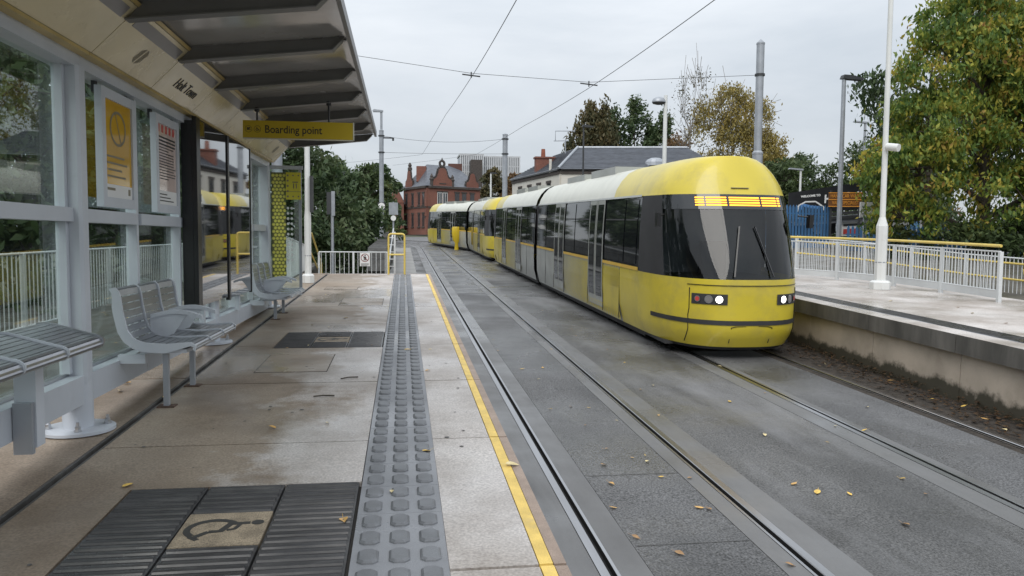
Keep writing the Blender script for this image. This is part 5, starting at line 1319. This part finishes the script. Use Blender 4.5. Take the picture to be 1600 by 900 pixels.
MB().box(24.35, 24.9, 36.1, 36.4, 4.75, 5.2).build('box', 'galv', t, True); MB().box(24.42, 24.83, 36.07, 36.1, 4.82, 5.13).build('lens', 'diffuser', t, True); MB().box(24.58, 24.66, 36.2, 36.28, 4.4, 4.75).build('stem', 'dark_metal', t, True)

# ================================================================== TREES
def tree(name, label, base, clumps, leaf, nleaf, size, tr, bark='bark', droop=0.0, group=None, subs=26, sig=.17, lean=(0, 0), twigs=0):
    base = Vector(base); t = thing(name, label, 'tree', tuple(base), group=group)
    cz = max(c[2] for c in clumps)
    top = Vector((lean[0], lean[1], cz*.85))
    trunk = MB().tube([(0, 0, -.3), (lean[0]*.25+tr*.4, lean[1]*.2, top.z*.35), (lean[0]*.6-tr*.3, lean[1]*.6, top.z*.7), tuple(top)], tr, 8, r2=tr*.25)
    cl = []
    for cx, cy, czz, rx, ry, rz_ in clumps:
        s = Vector((lean[0]*.4, lean[1]*.4, max(.5, min(top.z*.9, czz-rz_*.6)))); e_ = Vector((cx, cy, czz))
        m_ = s.lerp(e_, .5)+Vector((0, 0, .12*(e_-s).length))
        trunk.tube([s, m_, e_], tr*.42, 6, r2=tr*.1)
    w_ = np.array([c[3]*c[4]+c[4]*c[5] for c in clumps]); w_ = w_/w_.sum()
    pos = []
    for (cx, cy, czz, rx, ry, rz_), wt in zip(clumps, w_):
        n = int(nleaf*wt); k = subs
        v = rng.normal(size=(k, 3)); v /= np.linalg.norm(v, axis=1)[:, None]
        v[:, 2] = np.where(v[:, 2] < -.55, -v[:, 2], v[:, 2])
        rr = rng.uniform(.45, 1.0, k)**.6
        sub = v*rr[:, None]
        pick = rng.integers(0, k, n)
        p = sub[pick]+rng.normal(size=(n, 3))*sig*np.array([1, 1, .75])
        p = p*np.array([rx, ry, rz_])
        if droop: p[:, 2] -= np.abs(rng.exponential(droop, n))*rng.uniform(.3, 1, n)
        pos.append(p+np.array([cx, cy, czz]))
        for j in range(min(k, 9 if nleaf > 5000 else 4)):
            q = Vector(sub[j]*np.array([rx, ry, rz_]))+Vector((cx, cy, czz)); c_ = Vector((cx, cy, czz))
            trunk.tube([c_, c_.lerp(q, .5)+Vector((0, 0, .1*rz_)), q], tr*.12, 5, cap=False, r2=tr*.03)
            if twigs:
                for _ in range(twigs):
                    e2 = q+Vector(rng.normal(size=3)*np.array([rx, ry, rz_])*.3)+Vector((0, 0, rz_*.25)); trunk.tube([c_.lerp(q, .6), e2], tr*.07, 4, cap=False, r2=.022)
    trunk.build('trunk', bark, t)
    p = np.concatenate(pos); n = len(p)
    a = rng.normal(size=(n, 3)); 
    if droop: a[:, 2] -= 1.6
    a /= np.linalg.norm(a, axis=1)[:, None]
    b = np.cross(a, rng.normal(size=(n, 3))); b /= np.linalg.norm(b, axis=1)[:, None]
    s = size*rng.uniform(.6, 1.25, n)[:, None]
    V = np.stack([p-a*s, p+b*s*.42, p+a*s, p-b*s*.42], 1).reshape(-1, 3).astype(np.float32)
    me = bpy.data.meshes.new('crown'); me.vertices.add(4*n); me.vertices.foreach_set('co', V.ravel())
    me.loops.add(4*n); me.loops.foreach_set('vertex_index', np.arange(4*n, dtype=np.int32))
    me.polygons.add(n); me.polygons.foreach_set('loop_start', np.arange(0, 4*n, 4, dtype=np.int32)); me.polygons.foreach_set('loop_total', np.full(n, 4, np.int32))
    me.update(calc_edges=True); me.materials.append(M[leaf] if isinstance(leaf, str) else leaf)
    place('crown', me, t); return t
def crown(h, r, n=7, z0=.35, sq=.8):
    out = []
    for i in range(n):
        u = (i+.5)/n; a = i*2.4+random.uniform(0, .8); z = h*(z0+(1-z0)*u*.92)
        prof = math.sin(PI*min(1, .22+.75*u))**.7
        rad = r*.62*prof*random.uniform(.75, 1.1); cr = r*random.uniform(.42, .6)*(1.1-.35*u)
        out.append((rad*math.cos(a), rad*math.sin(a), z-cr*.4, cr, cr, cr*sq))
    out.append((0, 0, h*.62, r*.6, r*.6, h*.22))
    return out
# woods behind the shelter (seen through its glass) and left of the tracks
WOODS = 'woodland trees left of the tram stop'
wl = ["dark woodland tree at the left, seen through the nearest shelter pane", "dark woodland tree behind the nearest shelter post", "dark leafy tree behind the yellow notice", "dark leafy tree behind the pale notice", "dark woodland tree behind the display case", "dark woodland tree behind the far bench",
      "tall back row woodland tree furthest left", "tall back row woodland tree behind the poster frames", "tall back row woodland tree behind the display case"]
for i, (x, y, h, r) in enumerate([(-9.5, 8, 7.5, 3.4), (-9.2, 13, 8.5, 3.4), (-9.8, 18.5, 8, 3.4), (-9.0, 23.5, 8.5, 3.3), (-9.5, 29, 8.5, 3.4), (-7.6, 33, 8, 3.0), (-16, 14, 13, 4.6), (-16, 23, 14, 4.8), (-15, 33, 13, 4.6)]):
    tree('woodland_tree', wl[i], (x, y, -.6), crown(h, r, 8, .22), 'woods', 6500 if i < 6 else 5000, .17 if i < 6 else .22, .17, group=WOODS)
tree('bushy_tree', "dense dark green tree just beyond the shelter's end, left of the line pole", (-4.6, 31, -.8), [(-1.2, 0, 3.2, 2.4, 2.2, 2.6), (.7, -.3, 2.3, 2.1, 2, 2.0), (-.3, .2, 5.3, 1.9, 1.9, 1.7), (1.8, .6, 1.0, 1.6, 1.6, 1.6), (.9, 0, 4.3, 1.6, 1.5, 1.5), (2.4, .3, 2.6, .9, 1, 1.1), (-2.6, 0, 4.6, 2, 2, 2)], 'dark_tree', 17000, .14, .16, subs=34, group=WOODS)
tree('bushy_tree', "low dark green bush tree beside the stone parapet", (-2.4, 36, -.6), [(0, 0, 1.6, 1.5, 1.5, 1.6), (-1.5, .5, 3.0, 1.7, 1.6, 1.8), (.6, 0, 2.8, 1.0, 1, 1.0), (.7, 0, .8, 1.0, 1, 1.0)], 'dark_tree', 8000, .14, .12, subs=30, group=WOODS)
tree('bushy_tree', "slender dark green tree behind the bush by the parapet", (-3.6, 46, 0), crown(6.4, 2.2, 7, .2), 'dark_tree', 6000, .17, .13, group=WOODS)
tree('bushy_tree', "dark tree behind the line pole with the speed sign", (-3.3, 72, .8), crown(7.6, 2.9, 8, .2), 'woods', 6000, .24, .2, group=WOODS)
tree('bushy_tree', "mid green tree behind the pole, left of the red brick house", (-3.0, 95, 1.6), crown(9.2, 3.4, 8, .2), 'dark_tree', 6000, .30, .2, group=WOODS)
# trees behind the red house
FAR = 'trees beyond the crossing and the white house'
tree('street_tree', "green and bronze tree in front of the tower block beside the brick house", (15.2, 132, 2), crown(12.4, 3.3, 8, .2), 'olive', 5000, .36, .25, group=FAR)
tree('street_tree', "brownish tree right of the far line pole in front of the tower block", (18.6, 128, 2), crown(11.0, 2.7, 8, .2), 'brown_tree', 4500, .36, .22, group=FAR)
# poplars and birches behind the white house
tree('poplar_tree', "tall weeping dark olive poplar, leftmost of the trees behind the slate roof", (23.2, 96, 2), [(-1.0, 0, 9, 2.3, 2, 6.0), (1.8, 0, 10.5, 2.3, 2, 6.2), (.3, 0, 12.8, 2.0, 1.9, 3.6), (-2.3, 0, 6.5, 1.4, 1.4, 4.8)], 'olive', 11000, .30, .3, droop=1.0, subs=30, sig=.14, group=FAR)
tree('poplar_tree', "tall dark green poplar behind the slate roof, right of the weeping one", (28.8, 98, 2), [(4.6, 0, 9.6, 2.2, 2, 6.2), (-4.0, 0, 9.0, 2.0, 2, 5.6), (-1.6, 0, 10, 2.2, 2, 6.4), (1.2, 0, 10.8, 2.2, 2, 6.6), (3.4, 0, 8.5, 1.8, 2, 6.0), (0.2, 0, 5, 3, 3, 4)], 'dark_tree', 16000, .28, .3, subs=40, sig=.13, group=FAR)
tree('autumn_tree', "rusty brown tree between the poplars and the golden birch", (31.3, 90, 2), [(-.8, 0, 6.5, 2.0, 2, 3), (1.2, 0, 9, 1.9, 2, 3), (0, 0, 4, 2.6, 2.5, 3)], 'brown_tree', 6000, .26, .22, group=FAR)
tree('birch_tree', "nearly bare silver birch left of the golden birch", (30.6, 80, 1.6), [(-1.2, 0, 13.5, 1.4, 1.5, 3.4), (.9, 0, 15, 1.4, 1.4, 3.4), (.0, 0, 10, 2.0, 2, 3)], 'olive', 700, .14, .2, 'bark_pale', subs=16, group=FAR, twigs=9)
tree('birch_tree', "broad golden leaved birch rising behind the tram roof", (35.4, 80, 1.6), [(-2.6, 0, 12.2, 2.2, 2.2, 3.0), (-.4, 0, 14.2, 2.5, 2.5, 2.6), (2.4, 0, 13.2, 2.2, 2.2, 2.6), (1.4, 0, 9.6, 2.8, 2.6, 2.6), (-2.2, 0, 7.2, 2.6, 2.4, 2.6), (4.0, 0, 8.8, 1.7, 1.7, 2.6), (.6, 0, 10.8, 3.2, 2.4, 2.6)], 'birch', 15000, .17, .22, 'bark_pale', droop=.6, subs=34, sig=.15, group=FAR, twigs=3)
tree('birch_tree', "smaller golden birch right of the thick line pole", (40.2, 80, 1.6), [(-.4, 0, 9.6, 1.8, 1.8, 2.4), (1.0, 0, 7.0, 2.2, 2, 3.0), (-1, 0, 6.5, 2.2, 2, 3.0)], 'birch', 6500, .17, .18, 'bark_pale', droop=.6, subs=30, group=FAR)
tree('autumn_tree', "olive autumn tree below the smaller birch", (38.6, 76, 1.5), crown(8.6, 3.0, 7, .2), 'olive', 5500, .2, .2, group=FAR)
for i, (x, y, h, r, m_) in enumerate([(33.5, 62, 8.6, 3.4, 'dark_tree'), (37.5, 60, 9.4, 3.6, 'woods'), (41.0, 58, 9.0, 3.4, 'olive'), (35, 52, 7.6, 3.2, 'dark_tree'), (32.0, 46, 7.4, 3.2, 'dark_tree'), (45, 62, 10.6, 3.6, 'brown_tree'), (29.5, 58, 7.6, 3.4, 'woods')]):
    tree('roadside_tree', ["dark green tree behind the blue palisade fence", "mixed green tree behind the car wash board", "olive tree behind the floodlight", "dense green tree behind the brown sign", "green tree behind the end of the car wash board", "bronze tree left of the thin distant lamp", "dark tree behind the short lamp mast"][i], (x, y, .8), crown(h, r, 9, .12), m_, 8500, .17, .18, group='trees behind the car wash')
# big autumn tree at the right
tree('autumn_tree', "large green and yellow autumn tree filling the right edge", (20.5, 25, .2),
     [(-4.1, -.3, 3.7, .9, .9, .9), (-3.3, -.4, 2.1, 1.2, 1.2, 1.0), (-2.8, -.5, 3.6, 1.6, 1.8, 1.4), (-2.2, -.6, 5.0, 1.9, 2, 1.7), (-1.5, -.5, 7.2, 2.0, 2, 1.6), (-.8, -.2, 9.0, 1.8, 2, 1.3), (1.8, -1.2, 8.2, 2.2, 2, 1.7), (1.2, -1.6, 5.4, 2.3, 2, 1.8), (.6, -1.4, 2.6, 2.2, 2, 1.5), (3.6, -1.0, 6.4, 2.3, 2.2, 2.2), (3.4, -1.2, 3.2, 2.2, 2.0, 1.8), (5.2, -.6, 8.4, 2.2, 2.2, 2.2), (5.4, -.6, 4.6, 2.2, 2.2, 2.2), (2.6, 1.0, 5.0, 3.4, 2.4, 3.6)],
     'autumn', 78000, .108, .26, droop=.12, subs=44, sig=.135)
tree('weeping_tree', "darker weeping tree behind the large autumn tree", (24.2, 33, .4), [(-3.0, 0, 8.3, .9, .9, .6), (-2.3, 0, 7.4, 1.1, 1, 1.0), (-1.7, 0, 6, 1.2, 1, 1.4), (2.6, 0, 10.8, 2, 2, 1.6), (4.8, 0, 10.6, 2.2, 2, 1.8), (1.5, 0, 6, 3, 3, 3)], 'dark_tree', 13000, .14, .22, droop=.6, subs=30)
tree('autumn_tree', "dark undergrowth tree behind the opposite platform railing at the right edge", (21.5, 23.4, .0), [(0, 0, 1.4, 1.7, 1.5, 1.3), (2.0, 0, 2.0, 1.9, 1.6, 1.7), (-2.0, .6, 1.1, 1.6, 1.2, 1.1), (-3.8, 1.6, 1.0, 1.2, 1.2, 1.0), (3.6, 0, 1.4, 1.6, 1.6, 1.6)], 'woods', 15000, .11, .12)

# ================================================================== FALLEN LEAVES AND TWIGS
def leaf_mesh(k):
    pts = [(-.5, 0), (-.38, .2), (-.15, .34), (.12, .30), (.32, .16), (.55, 0), (.32, -.17), (.1, -.32), (-.18, -.33), (-.40, -.18)]
    vs = [(x, y*.85, .10*abs(y)+.07*math.sin(3*x+k)+.05*random.random()) for x, y in pts]+[(0, 0, .0)]
    mb = MB().add(vs, [(i, (i+1) % 10, 10) for i in range(10)])
    mb.add([(-.5, .015, .02), (-.95, .03, .12), (-.95, 0, .12), (-.5, -.015, .02)], [(0, 1, 2, 3)])
    return mb.mesh('fallen_leaf', M['leaf_fallen'][k % 4])
LM = [leaf_mesh(k) for k in range(8)]
def leaf(x, y, z, s, label, group, k=None):
    o = place('fallen_leaf', LM[random.randrange(8) if k is None else k], None, (x, y, z+S*y+.004), (random.uniform(-.15, .15)+TILT, random.uniform(-.15, .15), random.uniform(0, 6.28)))
    o.scale = (s, s, s); tag(o, label, 'leaf', group)
PLV = [(-1.507, 4.417, .075, "yellow leaf at the far left corner of the near ridged paving"), (-.292, 3.784, .075, "yellow leaf with a long stalk on the near ridged paving"), (-.064, 4.16, .04, "small leaf between the nearest raised lozenges"), (.145, 4.879, .07, "yellow leaf on the right column of lozenges"), (.234, 7.485, .06, "leaf beside the lozenge strip halfway along the platform"), (.653, 4.543, .085, "yellow leaf lying on the painted yellow line"), (.048, 8.706, .08, "curled leaf on the lozenge strip beside the far ridged paving"), (-.921, 5.545, .07, "tan leaf on the damp slab left of the lozenge strip"), (-.544, 5.627, .05, "small pale leaf on the slab near the tan leaf"), (-1.93, 6.557, .08, "tan leaf in the drain gap by the near bench leg"), (-2.42, 7.148, .08, "yellow leaf on the strip below the base rail"), (-2.38, 6.837, .08, "second yellow leaf on the strip below the base rail, nearer the post"), (-.845, 11.541, .08, "leaf beyond the far ridged paving, to its left"), (-.671, 12.653, .08, "leaf beyond the far ridged paving, to its right")]
for i, (x, y, s, l) in enumerate(PLV): leaf(x, y, .004, s, l, 'leaves on the near platform', i % 3)
for i in range(12): leaf(random.uniform(-1.7, .5), random.uniform(8, 19), .004, random.uniform(.03, .055), "small pale leaf scattered on the far part of the near platform", 'leaf scraps on the near platform')
TLV = [(2.68, 4.912), (4.638, 6.496), (3.957, 5.48), (3.641, 6.248), (2.448, 6.015), (1.741, 5.485), (1.971, 5.179), (1.731, 6.094), (2.525, 8.787), (2.123, 9.513), (1.836, 9.408), (2.398, 7.246), (2.386, 6.79), (2.644, 6.727), (1.94, 7.194), (2.224, 12.082), (2.007, 11.211), (1.878, 12.005), (5.17, 11.951), (3.328, 10.403), (3.582, 10.631), (3.104, 8.97), (4.015, 8.012), (4.295, 9.588), (3.901, 6.172), (2.517, 5.965), (2.337, 9.427), (2.287, 7.38), (1.869, 6.654), (3.538, 6.474), (5.271, 8.096), (5.969, 9.118)]
for i, (x, y) in enumerate(TLV):
    sp = {0: "yellow leaf on the rail concrete, nearest the camera", 1: "yellow leaf beside the tram's left rail near the right edge", 2: "yellow leaf nearest the camera on the dark strip between the tracks"}.get(i)
    wh = "between the two rails of the nearer track" if x < 2.75 else ("on the dark strip between the two tracks" if x < 5.1 else "between the rails of the tram's track")
    leaf(x, y, RAIL+.006, random.uniform(.065, .10) if i < 8 else random.uniform(.045, .085), sp or "small yellow leaf lying "+wh, 'leaves on the track bed')
for i in range(26): leaf(random.uniform(1.6, 6.2), random.uniform(6, 20), RAIL+.006, random.uniform(.03, .05), "tiny leaf scrap on the tram track surface", 'leaf scraps on the track bed')
for x, y in ((6.9, 7.9), (7.05, 8.38), (7.3, 10.6), (7.1, 9.4), (7.25, 9.0), (7.0, 11.9)): leaf(x, y, RAIL+.02, .09, "dry leaf in the dark litter below the opposite platform wall", 'leaves below the opposite platform')
for x, y in ((9.43, 11.59), (8.99, 10.36), (8.49, 13.6), (9.22, 13.47), (9.8, 12.4)): leaf(x, y, .004, .08, "leaf on the wet paving of the opposite platform", 'leaves on the opposite platform')
for i in range(60): leaf(random.uniform(-4.9, -2.75), random.uniform(4.5, 16), -.036, random.uniform(.06, .10), "yellow leaf on the path behind the shelter glass", 'leaves on the path behind the shelter')
for x, y, a, l in ((-.66, 6.48, .1, "dark twig on the pale damp slab"), (-.5, 7.2, .5, "short twig beside the lozenge strip")):
    p = Vector((x, y, S*y+.008)); o = MB().tube([(-.08, 0, 0), (0, .008, .004), (.09, -.004, 0)], .006, 5).build('twig', 'bark'); o.location = p; o.rotation_euler = (0, 0, a); tag(o, l, 'twig')
